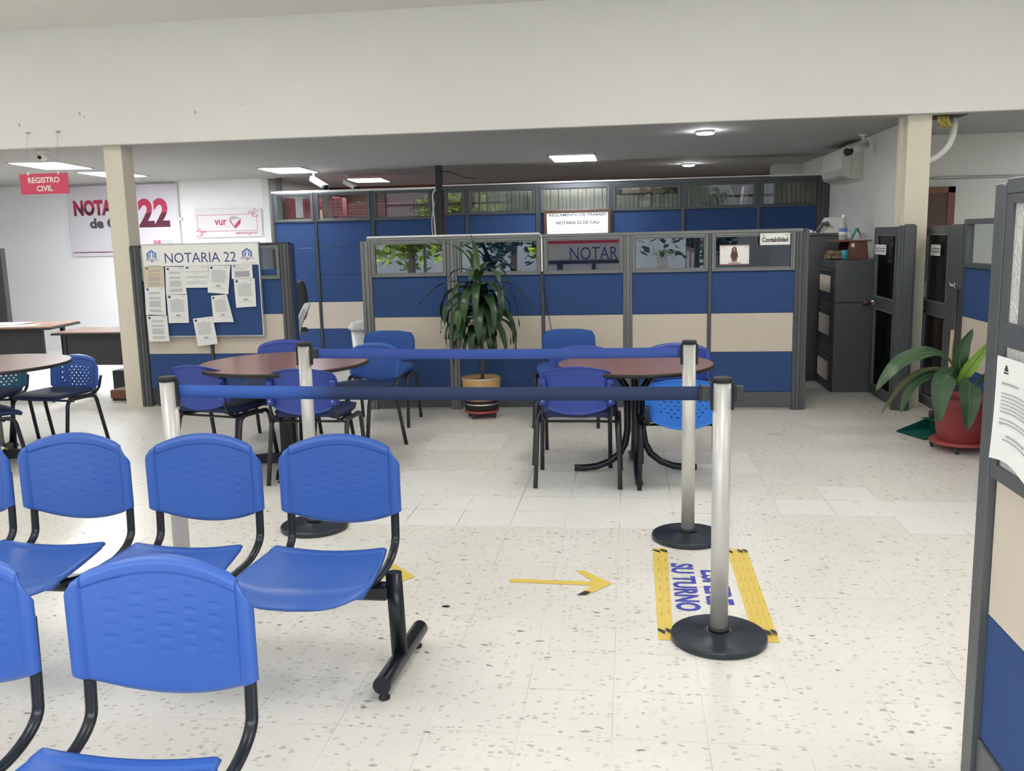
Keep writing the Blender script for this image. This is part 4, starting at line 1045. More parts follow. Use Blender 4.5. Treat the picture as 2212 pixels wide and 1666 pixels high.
mb = MB(); q = [(-.05, -.05, .006), (-.05, .05, .006), (.0, .05, .115), (.0, -.05, .115)]; mb.quad(*q); mb.build('front_page', 'cyan_plastic', t, solid=.004)
mb = MB(); q = [(.055, -.05, .006), (.055, .05, .006), (.003, .05, .115), (.003, -.05, .115)]; mb.quad(*q); mb.build('back_page', 'white_plastic', t, solid=.004)
# on top of the locker
mb = MB(); pts = [(1.90, 1.51), (2.12, 1.51), (2.13, 1.66), (2.00, 1.665)]
A = [mb.addv((x, 9.74, z)) for x, z in pts]; B = [mb.addv((x, 9.98, z)) for x, z in pts]; mb.face(A); mb.face(B[::-1])
for k in range(4): mb.face([A[k], A[(k + 1) % 4], B[(k + 1) % 4], B[k]])
o = solo('office_machine', mb, 'wall_grey', 'slanted pale machine on top of the tall grey cupboard', 'office machine', (2.02, 9.86, 1.51))
mb = MB(); mb.tube([(1.885, 9.72, 1.52), (1.90, 9.72, 1.56), (1.93, 9.72, 1.60), (1.98, 9.72, 1.61), (1.99, 9.72, 1.58)], .02, 8)
mb.v = [v - Vector(o.location) for v in mb.v]; mb.build('handset', 'frame_grey', o)
mb = MB(); mb.box(1.77, 1.85, 9.74, 9.84, 1.508, 1.545, .01); mb.box(1.84, 1.90, 9.76, 9.84, 1.508, 1.53, .006)
solo('soap_box', mb, 'white_plastic', 'small white box on the left of the tall grey cupboard top', 'box', (1.8, 9.8, 1.508))

# ================================================================== BENCH SEATING
def shell(mb, hw, zt_c, zt_s, zb_c, zb_s, ydepth, nu, nv, dimple=None, corner=.17, sleeve=.84, holes=None, tilt=0.0, rim=True):
    """plastic backrest, user side looks to -Y"""
    def fn(a, b):
        u = a * 2 - 1; au = abs(u)
        top = zt_s + (zt_c - zt_s) * (1 - au ** 2)
        if au > 1 - corner: k = .97 * (au - (1 - corner)) / corner; top -= .055 * (1 - math.sqrt(max(0, 1 - k * k)))
        bot = zb_s + (zb_c - zb_s) * (1 - au ** 2)
        z = bot + (top - bot) * b
        y = ydepth * (1 - u * u)
        if au > sleeve: y -= .010 * min(1, (au - sleeve) / .05)
        if au > .93: y += .016 * ((au - .93) / .07) ** 2
        if rim:
            rf = max(0, min(1, (.95 - au) / .2))
            if b > .955: y += .014 * rf * ((b - .955) / .045) ** 2
            if b > .90 and au < sleeve: y -= .003
            if b < .04: y += .008 * rf * ((.04 - b) / .04) ** 2
        y += tilt * (z - zb_s)
        if dimple: y += dimple(u, z)
        return (u * hw, y, z)
    mb.grid(fn, nu, nv, skip=holes)
def dimple(u, z):
    for c in range(5):
        cu = -.58 + c * .29; off = (0.0, .012, -.004, .010, -.002)[c]
        if abs(u - cu) > .09: continue
        for r in range(6):
            cz = .588 + r * .031 + off
            if c in (0, 4) and r > 4: continue
            e = ((u - cu) / .085) ** 2 + ((z - cz) / .0085) ** 2
            if e < 1: return .0010 * (1 - e) ** .5 * (1 if z > cz else .7)
    return 0
bk = MB(); shell(bk, .232, .817, .755, .475, .532, .032, 150, 130, dimple)
BACK_ME = None
def seat_fn(a, b):
    # a across, b from the rear edge to the front edge
    u = a * 2 - 1; au = abs(u)
    hw = .208 + .030 * math.sin(min(1, b * 1.1) * math.pi / 2)
    y = .02 - .38 * b - .045 * (1 - u * u) * b
    if b > .72: hw *= 1 - .10 * ((b - .72) / .28) ** 2; y += .045 * au ** 3 * (b - .72) / .28
    z = .448 - .018 * (1 - u * u) * (1 - .5 * b) - .015 * b
    if b > .80: z -= .040 * ((b - .80) / .20) ** 2 * (1 - .4 * au)
    if au > .95: z -= .008 * ((au - .95) / .05) ** 2
    if b < .08: z += .004
    z += .010 * math.cos(u * math.pi * 1.5) * (b ** 2) * .6
    return (u * hw, y, z)
def bench(name, label, xs, yb, legs, group=None):
    xc = sum(xs) / len(xs)
    t = thing(name, label, 'waiting bench', (xc, yb, 0))
    global BACK_ME, SEAT_ME, SUP_ME
    for k, x in enumerate(xs):
        dx = x - xc
        if BACK_ME is None:
            o = bk.build('backrest', 'plastic_blue', t, solid=.007, offset=1); BACK_ME = o.data; o.data.name = 'backrest'
            s = MB(); s.grid(seat_fn, 60, 60); so = s.build('seat', 'plastic_blue', t, solid=.009, offset=-1); SEAT_ME = so.data
            s = MB()
            for sx in (-1, 1):
                p = [(sx * .206, .014, .66), (sx * .206, .010, .50), (sx * .206, .006, .43)] 
                arc = [(sx * .206, .005 - .17 * (1 - math.cos(q)), .43 - .075 * math.sin(q)) for q in [k2 * math.pi / 2 / 8 for k2 in range(1, 9)]]
                p += arc + [(sx * .20, -.26, .350), (sx * .19, -.46, .385)]
                s.tube(p, .010, 12, ry=.0165, up=(1, 0, 0))
            s.tube([(-.20, -.42, .37), (.20, -.42, .37)], .012, 8)
            su = s.build('support_frame', 'black_paint', t); SUP_ME = su.data
        else:
            o = bpy.data.objects.new('backrest', BACK_ME); COL.objects.link(o); o.parent = t
            md = o.modifiers.new('solid', 'SOLIDIFY'); md.thickness = .007; md.offset = 1
            so = bpy.data.objects.new('seat', SEAT_ME); COL.objects.link(so); so.parent = t
            md = so.modifiers.new('solid', 'SOLIDIFY'); md.thickness = .009; md.offset = -1
            su = bpy.data.objects.new('support_frame', SUP_ME); COL.objects.link(su); su.parent = t
        o.location = (dx, -.012, 0); so.location = (dx + .020, -.235, 0); su.location = (dx, 0, 0)
    mb = MB(); x0 = min(xs) - xc - .25; x1 = max(xs) - xc + .245
    mb.box(x0, x1, -.290, -.230, .285, .340, .008); mb.build('beam', 'black_paint', t)
    for lx in legs:
        d = lx - xc
        mb = MB(); mb.tube([(d, -.26, .385), (d + .01, -.26, .07)], .030, 16, ry=.022, up=(0, 1, 0)); lg = mb.build('leg', 'black_paint', t)
        mb = MB(); mb.tube([(d + .0, -.475, .062), (d + .0, -.47, .062), (d + .025, -.005, .062)], .031, 18, cap=True)
        fb = mb.build('foot_bar', 'black_paint', lg)
        mb = MB()
        for fy in (-.44, -.04): mb.lathe([(.020, 0), (.020, .008), (.008, .02), (.007, .035)], d + .01 + (fy + .2) * .05, fy, 14)
        mb.build('levelling_foot', 'rubber', lg)
    return t
bench('waiting_bench', 'rear row of moulded blue waiting seats on black tubes', (-1.100, -1.642, -2.180, -2.690), 3.27, (-.835, -2.95))
bench('waiting_bench', 'nearest row of moulded blue waiting seats in the bottom left', (-1.108, -1.662, -2.216), 1.93, (-.84, -2.5))
# yellow tape over the top of the leftmost rear seat
mb = MB(); mb.grid(lambda a, b: (-2.515 + .07 * (a - .5), 3.276 + .016 * (math.cos(b * math.pi)), .772 - .022 * a + .012 * math.sin(b * math.pi)), 6, 10); mb.keep = True
solo('tape_strip', mb, 'tape_yellow', 'yellow tape over the top of the leftmost rear seat back', 'tape', (-2.6, 3.36, .78))

# ================================================================== BELT POSTS
def belt_post(x, y, label, rz=0, tilt=0):
    t = thing('belt_post', label, 'queue post', (x, y, 0), rz, None)
    mb = MB(); mb.lathe([(.176, 0), (.1815, .003), (.182, .006), (.182, .0205), (.1815, .0235), (.178, .0260), (.172, .0275), (.168, .028), (.062, .036), (.056, .040), (.045, .041)], n=56); mb.build('base', 'base_black', t)
    mb = MB(); mb.lathe([(.041, .040), (.041, .052), (.035, .056)], n=28); mb.build('collar', 'rubber', t)
    mb = MB(); mb.lathe([(.0335, .040), (.0335, 1.008)], n=32); mb.build('pole', 'steel', t)
    mb = MB(); mb.lathe([(.0365, 1.004), (.0365, 1.018), (.033, 1.022), (.012, 1.023)], n=32); mb.build('cap', 'rubber', t)
    mb = MB()
    for sx in (-1, 1): mb = MB(); mb.box(sx * .032, sx * .043, -.011, .011, .90, 1.005, .003); mb.build('belt_slot', 'rubber', t)
    return t
FL = belt_post(-1.86, 3.45, 'front left brushed steel post with its foot behind the blue seats')
FR = belt_post(0.335, 3.385, 'nearest brushed steel post standing on the floor markings')
BL = belt_post(-1.715, 4.63, 'rear left steel post in front of the round table')
RR = belt_post(0.29, 4.575, 'rear right steel post behind the nearest one')
def belt(a, b, post_, mat, z=.962, h=.052, sag=.006):
    A = Vector(a); B = Vector(b); mb = MB()
    mb.grid(lambda u, v: (A.x + (B.x - A.x) * u, A.y + (B.y - A.y) * u + .002 * math.sin(u * 9), z + h * (v - .5) - sag * 4 * u * (1 - u)), 40, 2)
    return mb.build('belt', mat, post_, world=True, solid=.002)
# front belt fades from bright blue near its own post to navy
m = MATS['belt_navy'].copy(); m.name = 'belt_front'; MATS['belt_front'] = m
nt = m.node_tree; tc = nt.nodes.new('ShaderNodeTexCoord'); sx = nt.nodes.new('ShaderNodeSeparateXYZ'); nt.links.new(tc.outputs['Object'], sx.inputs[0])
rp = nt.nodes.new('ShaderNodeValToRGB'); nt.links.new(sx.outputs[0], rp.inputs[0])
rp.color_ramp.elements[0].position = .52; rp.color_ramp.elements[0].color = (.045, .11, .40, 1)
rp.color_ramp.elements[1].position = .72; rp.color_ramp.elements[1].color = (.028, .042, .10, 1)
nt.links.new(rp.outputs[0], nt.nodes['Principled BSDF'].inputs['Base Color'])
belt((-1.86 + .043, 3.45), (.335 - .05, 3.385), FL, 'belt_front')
belt((-1.715 + .065, 4.63), (.29 - .043, 4.575), BL, 'belt_blue')
for x, y, P_, dx in ((.335, 3.385, FR, -.062), (.335, 3.385, FR, .062), (-1.715, 4.63, BL, .058)):
    mb = MB(); mb.box(x + dx - .016, x + dx + .016, y - .013, y + .013, .935, .990, .004); mb.box(x + dx - .02, x + dx - .014, y - .016, y + .016, .93, .995, .002)
    mb.build('belt_clip', 'frame_dark', P_, world=True)

# ================================================================== ROUND TABLES
def table_top(t, r, z, top_mat):
    mb = MB(); mb.lathe([(r - .003, z - .002), (r - .006, z)], n=96); mb.build('tabletop', top_mat, t)
    mb = MB(); mb.lathe([(r - .02, z - .028), (r, z - .024), (r, z - .004), (r - .003, z - .002)], n=96, cap=True); mb.build('edge_band', 'edge_black', t)
t = thing('round_table', 'round reddish table on curved black tubes, behind the right-hand posts', 'table', (.03, 5.92, 0), 0, 'round tables'); del t['group']
table_top(t, .50, .722, 'laminate')
for k in range(4):
    a = k * math.pi / 2 - math.pi / 2 + .06; ca, sa = math.cos(a), math.sin(a)
    P = lambda r, z: (ca * r, sa * r, z)
    p = [P(.30, .68), P(.20, .675), P(.10, .63), P(.055, .56), P(.050, .45), P(.050, .28), P(.065, .19), P(.10, .12), P(.17, .065), P(.25, .035), P(.33, .026), P(.40, .026)]
    mb = MB(); mb.tube(p, .0225, 14, up=(-sa, ca, 0)); mb.build('leg', 'black_paint', t)
def flat_foot_table(x, y, r, label, rot, top):
    t = thing('round_table', label, 'table', (x, y, 0), rot)
    table_top(t, r, .735, top)
    mb = MB(); mb.box(-.055, .055, -.055, .055, .09, .70, .008); mb.build('column', 'black_paint', t)
    mb = MB(); mb.box(-.3, .3, -.03, .03, .685, .707); mb.box(-.03, .03, -.3, .3, .685, .707); mb.build('top_bracket', 'black_paint', t)
    for k in range(4):
        a = k * math.pi / 2; mb = MB(); mb.T = Matrix.Rotation(a, 4, 'Z')
        q = [(0.05, .03), (0.05, .10), (.42, .075), (.48, .035), (.48, .025)]
        A = [mb.addv((u, -.022, w)) for u, w in q]; B = [mb.addv((u, .022, w)) for u, w in q]
        mb.face(A); mb.face(B[::-1])
        for i in range(5): mb.face([A[i], A[(i + 1) % 5], B[(i + 1) % 5], B[i]])
        lg = mb.build('leg', 'black_paint', t)
        mb = MB(); mb.T = Matrix.Rotation(a, 4, 'Z'); mb.lathe([(.018, 0), (.018, .008), (.007, .014), (.007, .03)], .45, 0, 12); mb.build('levelling_foot', 'rubber', lg)
    return t
flat_foot_table(-2.36, 5.98, .575, 'large round reddish table below the notice board', math.radians(12), 'laminate')
flat_foot_table(-4.60, 5.97, .565, 'round table with a reflection painted pale on top, cut by the left edge', math.radians(20), 'laminate_sheen')

# ================================================================== CHAIRS
def chair_frame(t, back_low=.47, sup_top=.66, dark='tube_grey', h=.415):
    for sx in (-1, 1):
        mb = MB(); p = rpath([(sx * .262, -.235, 0), (sx * .250, -.165, h), (sx * .250, .135, h), (sx * .262, .225, 0)], .055, 6)
        mb.tube(p, .0145, 10, ry=.0145, up=(1, 0, 0)); mb.build('leg_frame', dark, t)
    mb = MB(); mb.tube([(-.25, -.10, h - .015), (.25, -.10, h - .015)], .008, 8); mb.tube([(-.25, .10, h - .015), (.25, .10, h - .015)], .008, 8); mb.build('crossbar', dark, t)
    for sx in (-1, 1):
        mb = MB(); p = rpath([(sx * .205, -.10, h - .002), (sx * .205, .15, h - .004), (sx * .212, .225, back_low), (sx * .214, .262, sup_top)], .045, 5)
        mb.tube(p, .014, 8, ry=.007, up=(1, 0, 0)); mb.build('back_support', dark, t)
def pad_seat(t, mat, z=.43, w=.225, th=.04):
    def fn(a, b):
        u = a * 2 - 1; k = .94 + .06 * math.sin(b * math.pi)
        rx = (1 - abs(2 * b - 1) ** 6 * .12)
        return (u * w * k * rx, .19 - .42 * b, z + .022 - .012 * (1 - u * u) * .8 - .02 * max(0, (b - .8) / .2) ** 2 - .016 * abs(u) ** 6)
    mb = MB(); mb.grid(fn, 20, 20); return mb.build('seat', mat, t, solid=th, offset=-1)
def visitor_chair(label, loc, rz, mat='plastic_violet'):
    t = thing('visitor_chair', label, 'chair', loc, rz)
    chair_frame(t)
    pad_seat(t, 'seat_navy')
    mb = MB(); shell(mb, .228, .765, .722, .470, .525, .035, 60, 40, None, .16, .80, None, .10); o = mb.build('backrest', mat, t, solid=.007, offset=1); o.location = (0, .205, 0)
    mb = MB()
    for sx in (-1, 1):
        mb = MB(); mb.box(sx * .205 - .020, sx * .205 + .020, .235, .262, .535, .69, .006); mb.build('sleeve', mat, t)
    mb = MB()
    for sx in (-1, 1): mb = MB(); mb.T = Matrix.Translation((sx * .205, .262, .56)) @ Matrix.Rotation(-math.pi / 2, 4, 'X'); mb.lathe([(.006, 0), (.005, .003), (.001, .004)], n=10); mb.build('rivet', 'alu', t)
    return t
def perforated_chair(label, loc, rz, mat='plastic_bright', seat='plastic_blue'):
    t = thing('perforated_chair', label, 'chair', loc, rz)
    chair_frame(t, .42, .53, 'black_paint', .40)
    pad_seat(t, 'seat_navy', .41, .22, .022)
    pat = set()
    for r in range(8):
        for c in range(7):
            if (r in (0, 7) and c in (0, 6)): continue
            i0, j0 = 13 + c * 6 + (r % 2) * 3, 14 + r * 5; pat.update({(i0, j0), (i0 + 1, j0), (i0, j0 + 1)})
    mb = MB(); shell(mb, .225, .690, .645, .385, .455, .04, 66, 64, None, .16, .84, lambda i, j: (i, j) in pat, .10); o = mb.build('backrest', mat, t, solid=.006, offset=1); o.location = (0, .205, 0)
    return t
PI = math.pi
visitor_chair('violet-blue chair with its back to the camera at the right table', (-.325, 5.70, 0), PI)
perforated_chair('bright blue perforated chair tucked under the right table, between the posts', (.315, 5.68, 0), PI)
visitor_chair('chair behind the right table, its back showing right of the steel post', (.335, 6.35, 0), 0)
visitor_chair('chair behind the right table, half hidden at its left rim', (-.37, 6.26, 0), math.radians(-6))
visitor_chair('chair with its back to the camera at the front left of the middle table', (-2.765, 5.84, 0), PI + math.radians(-14), 'plastic_violet')
visitor_chair('chair with its back to us at the middle table, beside the rear post', (-2.05, 5.68, 0), PI)
visitor_chair('chair facing the camera behind the middle table', (-2.76, 6.80, 0), 0)
visitor_chair('chair angled towards the table, right of the middle table', (-2.03, 6.56, 0), math.radians(-24), 'plastic_blue')
perforated_chair('blue perforated chair behind the right rim of the left table', (-4.45, 6.52, 0), math.radians(-8), 'plastic_blue')
perforated_chair('grey-teal perforated chair in the shade behind the left table', (-5.02, 6.50, 0), math.radians(14), 'plastic_slate')
perforated_chair('turquoise chair cut by the left edge before the left table', (-4.50, 5.70, 0), PI + math.radians(-38), 'plastic_teal')
def padded_chair(label, loc, rz):
    t = thing('padded_chair', label, 'chair', loc, rz)
    chair_frame(t, .50, .70)
    pad_seat(t, 'cushion_blue', .43, .235, .05)
    def fn(a, b):
        u = a * 2 - 1; v = b * 2 - 1
        k = (1 - abs(v) ** 5 * .16) ; k2 = (1 - abs(u) ** 5 * .14)
        return (u * .225 * k, .02 * (1 - u * u) - .018 * (1 - u ** 4) * (1 - v ** 4), .625 + v * .135 * k2)
    mb = MB(); mb.grid(fn, 24, 18); o = mb.build('backrest', 'cushion_blue', t, solid=.035, offset=-.5); o.location = (0, .235, 0)
    return t
padded_chair('padded blue chair against the partition left of the dracaena', (-2.09, 7.50, 0), 0)
padded_chair('padded blue chair against the partition behind the right table', (-.52, 7.50, 0), 0)

# ================================================================== PLANTS
def caster(mb, x, y):
    mb.tube([(x - .008, y, .018), (x + .008, y, .018)], .018, 14); mb.box(x - .012, x + .012, y - .008, y + .016, .02, .048, .002)
def dolly(x, y, r, label, zt=.07):
    t = thing('plant_dolly', label, 'plant dolly', (x, y, 0))
    mb = MB(); mb.lathe([(r - .006, zt - .022), (r, zt - .018), (r, zt - .004), (r - .006, zt)], n=40); mb.build('platform', 'dolly_red', t)
    for k in range(4):
        a = math.radians(-115 + 90 * k); mb = MB(); caster(mb, (r - .02) * math.cos(a), (r - .02) * math.sin(a)); mb.build('caster', 'tube_grey', t)
    return t
def strap_leaf(mb, base, az, L, w, rise, droop, rn, n=14, twist=0.0):
    """strap leaf: leaves the stem at angle 'rise' and bends over by 'droop'"""
    p = Vector(base); el = rise; step = L / n; d0 = Vector((math.cos(az), math.sin(az), 0)); side0 = Vector((-math.sin(az), math.cos(az), 0))
    prev = None
    wv = rn.uniform(0, 6)
    for k in range(n + 1):
        s = k / n
        ww = w * (math.sin(min(1, (s * 1.02 + .10)) ** .75 * PI) ** .65) if s < .97 else w * .05
        ww = max(ww, .004) if s < 1 else .001
        dirv = d0 * math.cos(el) + Vector((0, 0, 1)) * math.sin(el)
        nrm = d0 * -math.sin(el) + Vector((0, 0, 1)) * math.cos(el)
        sd = side0 * math.cos(twist * s) + nrm * math.sin(twist * s)
        rip = .006 * math.sin(s * 17 + wv)
        row_ = [mb.addv(p + sd * (-ww) + nrm * (.25 * ww + rip)), mb.addv(p - nrm * .0), mb.addv(p + sd * ww + nrm * (.25 * ww - rip))]
        if prev: mb.face([prev[0], prev[1], row_[1], row_[0]], True); mb.face([prev[1], prev[2], row_[2], row_[1]], True)
        prev = row_
        p = p + dirv * step
        el = rise - (rise + droop) * min(1, (s * 1.7)) ** 1.1
dolly(-1.285, 7.74, .150, 'red wheeled dolly under the striped dracaena pot')
t = thing('potted_dracaena', 'tall dracaena with drooping strap leaves in a tan and black pot', 'potted plant', (-1.285, 7.74, .0705))
mb = MB(); mb.lathe([(.140, 0), (.146, .01), (.149, .085), (.150, .09)], n=40); mb.build('pot_base', 'rubber', t)
mb = MB(); mb.lathe([(.150, .09), (.153, .10), (.168, .275), (.166, .28), (.155, .28), (.150, .245)], n=40, cap=False); mb.build('pot', 'pot_wood', t)
mb = MB(); mb.lathe([(.151, .052), (.1515, .057), (.149, .060)], n=40, cap=False); mb.lathe([(.1665, .276), (.170, .281), (.1665, .286), (.160, .282)], n=40, cap=False); mb.build('pot_ring', 'alu', t)
mb = MB(); mb.lathe([(.153, .24), (.01, .25)], n=32); mb.build('soil', 'soil', t)
mb = MB(); mb.tube([(.01, 0, .24), (.018, 0, .45), (.01, 0, .70), (.0, 0, .95), (-.005, 0, 1.15)], .015, 10, rads=[1.1, 1, .95, .8, .6]); mb.build('stem', 'bark', t)
rn = random.Random(21)
mb = MB(); mb.keep = True
# crown: young leaves up and out
for az, L, w, rise, droop in ((2.7, .60, .026, 1.25, -.30), (1.9, .52, .026, 1.4, -.5), (.9, .42, .030, 1.25, .3), (.15, .44, .034, .95, 1.2), (3.3, .46, .03, .9, 1.25), (4.6, .40, .034, 1.1, .9), (5.6, .48, .034, .85, 1.2), (2.2, .40, .028, 1.35, -.4)):
    mb.mi = 1; strap_leaf(mb, (-.004, 0, 1.12 + rn.uniform(-.02, .02)), az, L, w, rise, droop, rn)
for az, L, w, rise, droop in ((3.15, .62, .016, .42, .75), (-.05, .62, .016, .40, .95), (2.95, .66, .024, .15, 1.5), (.1, .60, .024, .2, 1.45)):
    mb.mi = 0; strap_leaf(mb, (-.004, 0, 1.05), az, L, w, rise, droop, rn)
for k in range(58):
    z = .58 + .50 * (k / 58); az = k * 2.39996 + rn.uniform(-.2, .2)
    L = rn.uniform(.46, .66) if z > .72 else rn.uniform(.34, .46)
    if math.sin(az) > .1: L *= .62
    mb.mi = 1 if rn.random() < .18 else 0
    strap_leaf(mb, (0, 0, z), az, L, rn.uniform(.036, .052), rn.uniform(.25, .60), rn.uniform(1.50, 1.60), rn, 16, rn.uniform(-.6, .6))
fo = mb.build('foliage', ['leaf_dark', 'leaf_mid'], t)

dolly(2.30, 6.62, .205, 'pink-red wheeled dolly under the large red flower pot', .072)
t = thing('potted_dumbcane', 'big-leaved dumb cane in a dark red pot at the right', 'potted plant', (2.30, 6.62, .0725))
mb = MB(); mb.lathe([(.150, 0), (.156, .01), (.188, .25), (.196, .255), (.200, .30), (.192, .305), (.182, .30), (.178, .24)], n=44, cap=False); mb.build('pot', 'pot_red', t)
mb = MB(); mb.lathe([(.15, .002), (.01, .003)], n=30); mb.lathe([(.180, .235), (.01, .245)], n=30); mb.build('soil', 'soil', t)
mb = MB(); mb.tube([(0, 0, .24), (-.01, .01, .36), (-.02, .0, .46)], .016, 10, rads=[1.2, 1, .8]); mb.build('stem', 'leaf_rib', t)
def big_leaf(pts, w, mat, label=None, up=(0, -1, .4), fold=.2):
    """broad leaf along world points; widest in the middle, with a pale midrib"""
    P = [Vector(p) for p in pts]; n = 22
    def at(s):
        f = s * (len(P) - 1); i = min(int(f), len(P) - 2); u = f - i
        p0 = P[max(i - 1, 0)]; p1 = P[i]; p2 = P[i + 1]; p3 = P[min(i + 2, len(P) - 1)]
        return .5 * ((2 * p1) + (p2 - p0) * u + (2 * p0 - 5 * p1 + 4 * p2 - p3) * u * u + (3 * p1 - p0 - 3 * p2 + p3) * u ** 3)
    mb = MB(); mb.keep = True; prev = None; U = Vector(up).normalized(); ribp = []
    for k in range(n + 1):
        s = k / n; p = at(s); tn = (at(min(1, s + .02)) - at(max(0, s - .02))).normalized()
        sd = tn.cross(U).normalized(); nm = sd.cross(tn).normalized()
        b0 = .16
        ww = 0.003 if s < b0 else w * max(.01, math.sin(((s - b0) / (1 - b0)) ** .80 * PI)) ** .75
        if s > .995: ww = .001
        r_ = []
        for q in (-1, -.55, 0, .55, 1):
            r_.append(mb.addv(p + sd * (ww * q) + nm * (ww * fold * (abs(q) ** 1.3) + .004 * math.sin(s * 26 + q * 3) * abs(q))))
        if prev:
            for i in range(4): mb.face([prev[i], prev[i + 1], r_[i + 1], r_[i]], True)
        prev = r_; ribp.append(p - nm * .0 + nm * .001)
    o = mb.build('leaf', mat, t, world=True)
    if label: o['label'] = label
    mb = MB(); mb.tube(ribp, .0032, 6, rads=[1.8 - 1.3 * k / n for k in range(n + 1)]); r2 = mb.build('midrib', 'leaf_rib', o); 
    for v in r2.data.vertices: v.co -= Vector(t.location)
BIG = [
 ([(2.27, 6.58, .50), (2.12, 6.50, .68), (1.93, 6.42, .70), (1.76, 6.36, .62), (1.64, 6.32, .47)], .062, 'leaf_big', (0, -.6, 1)),
 ([(2.26, 6.55, .48), (2.08, 6.45, .60), (1.90, 6.40, .56), (1.78, 6.38, .44), (1.69, 6.36, .30)], .022, 'leaf_dry', (0, -.6, 1)),
 ([(2.26, 6.56, .46), (2.12, 6.48, .56), (1.97, 6.44, .54), (1.88, 6.42, .45), (1.83, 6.41, .30)], .040, 'leaf_big', (-.3, -.8, .6)),
 ([(2.24, 6.52, .50), (2.14, 6.38, .575), (2.07, 6.32, .53), (2.04, 6.28, .42), (2.035, 6.26, .26)], .072, 'leaf_big', (-.2, -1, .35)),
 ([(2.28, 6.50, .46), (2.25, 6.34, .52), (2.22, 6.28, .47), (2.215, 6.24, .36), (2.20, 6.23, .22)], .070, 'leaf_big', (.0, -1, .35)),
 ([(2.24, 6.56, .46), (2.22, 6.46, .56), (2.20, 6.43, .66), (2.22, 6.42, .76), (2.265, 6.41, .87)], .052, 'leaf_big', (0, -1, .1)),
 ([(2.24, 6.54, .44), (2.215, 6.42, .52), (2.25, 6.38, .61), (2.30, 6.37, .69), (2.36, 6.36, .79)], .040, 'leaf_lime', (-.3, -1, .1)),
 ([(2.33, 6.56, .46), (2.40, 6.40, .55), (2.46, 6.28, .50), (2.48, 6.22, .38)], .055, 'leaf_big', (0, -1, .3))]
for k, (pts, w, m, up) in enumerate(BIG): big_leaf(pts, w, m, 'dried brown leaf' if m == 'leaf_dry' else ('young lime green leaf' if m == 'leaf_lime' else None), up)

# dustpan and broom by the plant
t = thing('dustpan', 'dark green dustpan with a wooden stick, on the floor beside the red pot', 'dustpan', (2.20, 7.08, 0), math.radians(-68))
mb = MB()
mb.quad((-.15, -.13, .004), (.15, -.13, .004), (.13, .14, .012), (-.13, .14, .012)); mb.quad((-.15, -.13, .004), (-.13, .14, .012), (-.135, .145, .10), (-.152, -.13, .012)); mb.quad((.15, -.13, .004), (.13, .14, .012), (.135, .145, .10), (.152, -.13, .012)); mb.quad((-.13, .14, .012), (.13, .14, .012), (.135, .145, .10), (-.135, .145, .10))
mb.quad((-.135, .145, .10), (.135, .145, .10), (.12, .06, .105), (-.12, .06, .105))
mb.build('pan', 'plastic_green', t, solid=.004)
mb = MB(); mb.tube([(0, .14, .10), (0.0, .17, .14)], .018, 12); mb.build('socket', 'plastic_green', t)
mb = MB(); mb.tube([(2.33, 7.04, .10), (2.335, 7.0, .80)], .0125, 12); mb.build('handle', 'wood_handle', t, world=True)
mb = MB(); mb.tube([(2.45, 7.32, .12), (2.505, 7.44, 1.07)], .0095, 10); bh = MB()
t = thing('broom', 'dark thin-handled broom leaning on the post beside the right partition', 'broom', (2.44, 7.3, 0))
mb.build('handle', 'tube_grey', t, world=True)
mb = MB(); mb.box(2.30, 2.50, 7.28, 7.34, .09, .14, .008); mb.build('head', 'frame_dark', t, world=True)
mb = MB(); mb.box(2.305, 2.495, 7.275, 7.345, .0, .09, .004); mb.build('bristles', 'plastic_green', t, world=True)

# ================================================================== DESKS ON THE LEFT
t = thing('office_desk', 'office desk with tan top against the column, black modesty panel', 'desk', (-5.2, 8.75, 0))
mb = MB(); mb.box(-5.78, -4.72, 8.50, 9.05, .682, .700, .004); mb.mi = 0; mb.build('desktop', 'laminate_tan', t, world=True)
mb = MB(); mb.box(-5.79, -4.71, 8.49, 9.06, .672, .690, .004); mb.build('edge_band', 'edge_black', t, world=True)
mb = MB(); mb.box(-5.66, -4.78, 8.56, 8.58, .36, .672, .002); mb.build('modesty_panel', 'frame_dark', t, world=True)
for x in (-5.70, -4.80): mb = MB(); mb.box(x, x + .035, 8.55, 8.60, .0 if x > -5 else .37, .672, .003); mb.box(x, x + .035, 8.95, 9.0, 0, .672, .003); mb.box(x, x + .035, 8.55, 9.0, .0, .03, .003) if x > -5 else None; mb.build('leg', 'tube_grey', t, world=True)
t = thing('office_desk', 'office desk with papers on it at the far left edge', 'desk', (-6.8, 8.9, 0), math.radians(8))
mb = MB(); mb.box(-.95, .82, -.30, .38, .722, .740, .004); mb.build('desktop', 'laminate_tan', t)
mb = MB(); mb.box(-.96, .83, -.31, .39, .708, .728, .004); mb.build('edge_band', 'edge_black', t)
mb = MB(); mb.box(-.9, .66, -.20, -.18, .36, .708, .002); mb.build('modesty_panel', 'frame_dark', t)
for x in (-.9, .66): mb = MB(); mb.box(x, x + .04, -.22, -.17, .0 if x < 0 else .32, .708, .003); mb.box(x, x + .04, .25, .30, 0, .708, .003); mb.build('leg', 'tube_grey', t)
for k, (x, y, rz, z, lab) in enumerate(((-6.38, 8.86, .3, .7412, 'lower white sheet by the edge of the far left desk'), (-6.62, 8.95, -.15, .7412, 'white booklet on the far left desk'), (-6.60, 9.02, .1, .7535, 'sheet lying on top of the white booklet'))):
    mb = MB(); mb.T = Matrix.Rotation(rz, 4, 'Z'); mb.box(-.18, .18, -.12, .12, 0, .012 if k == 1 else .002); o = mb.build('paper_sheet', 'paper'); o.location = (x, y, z); tag(o, lab, 'paper')
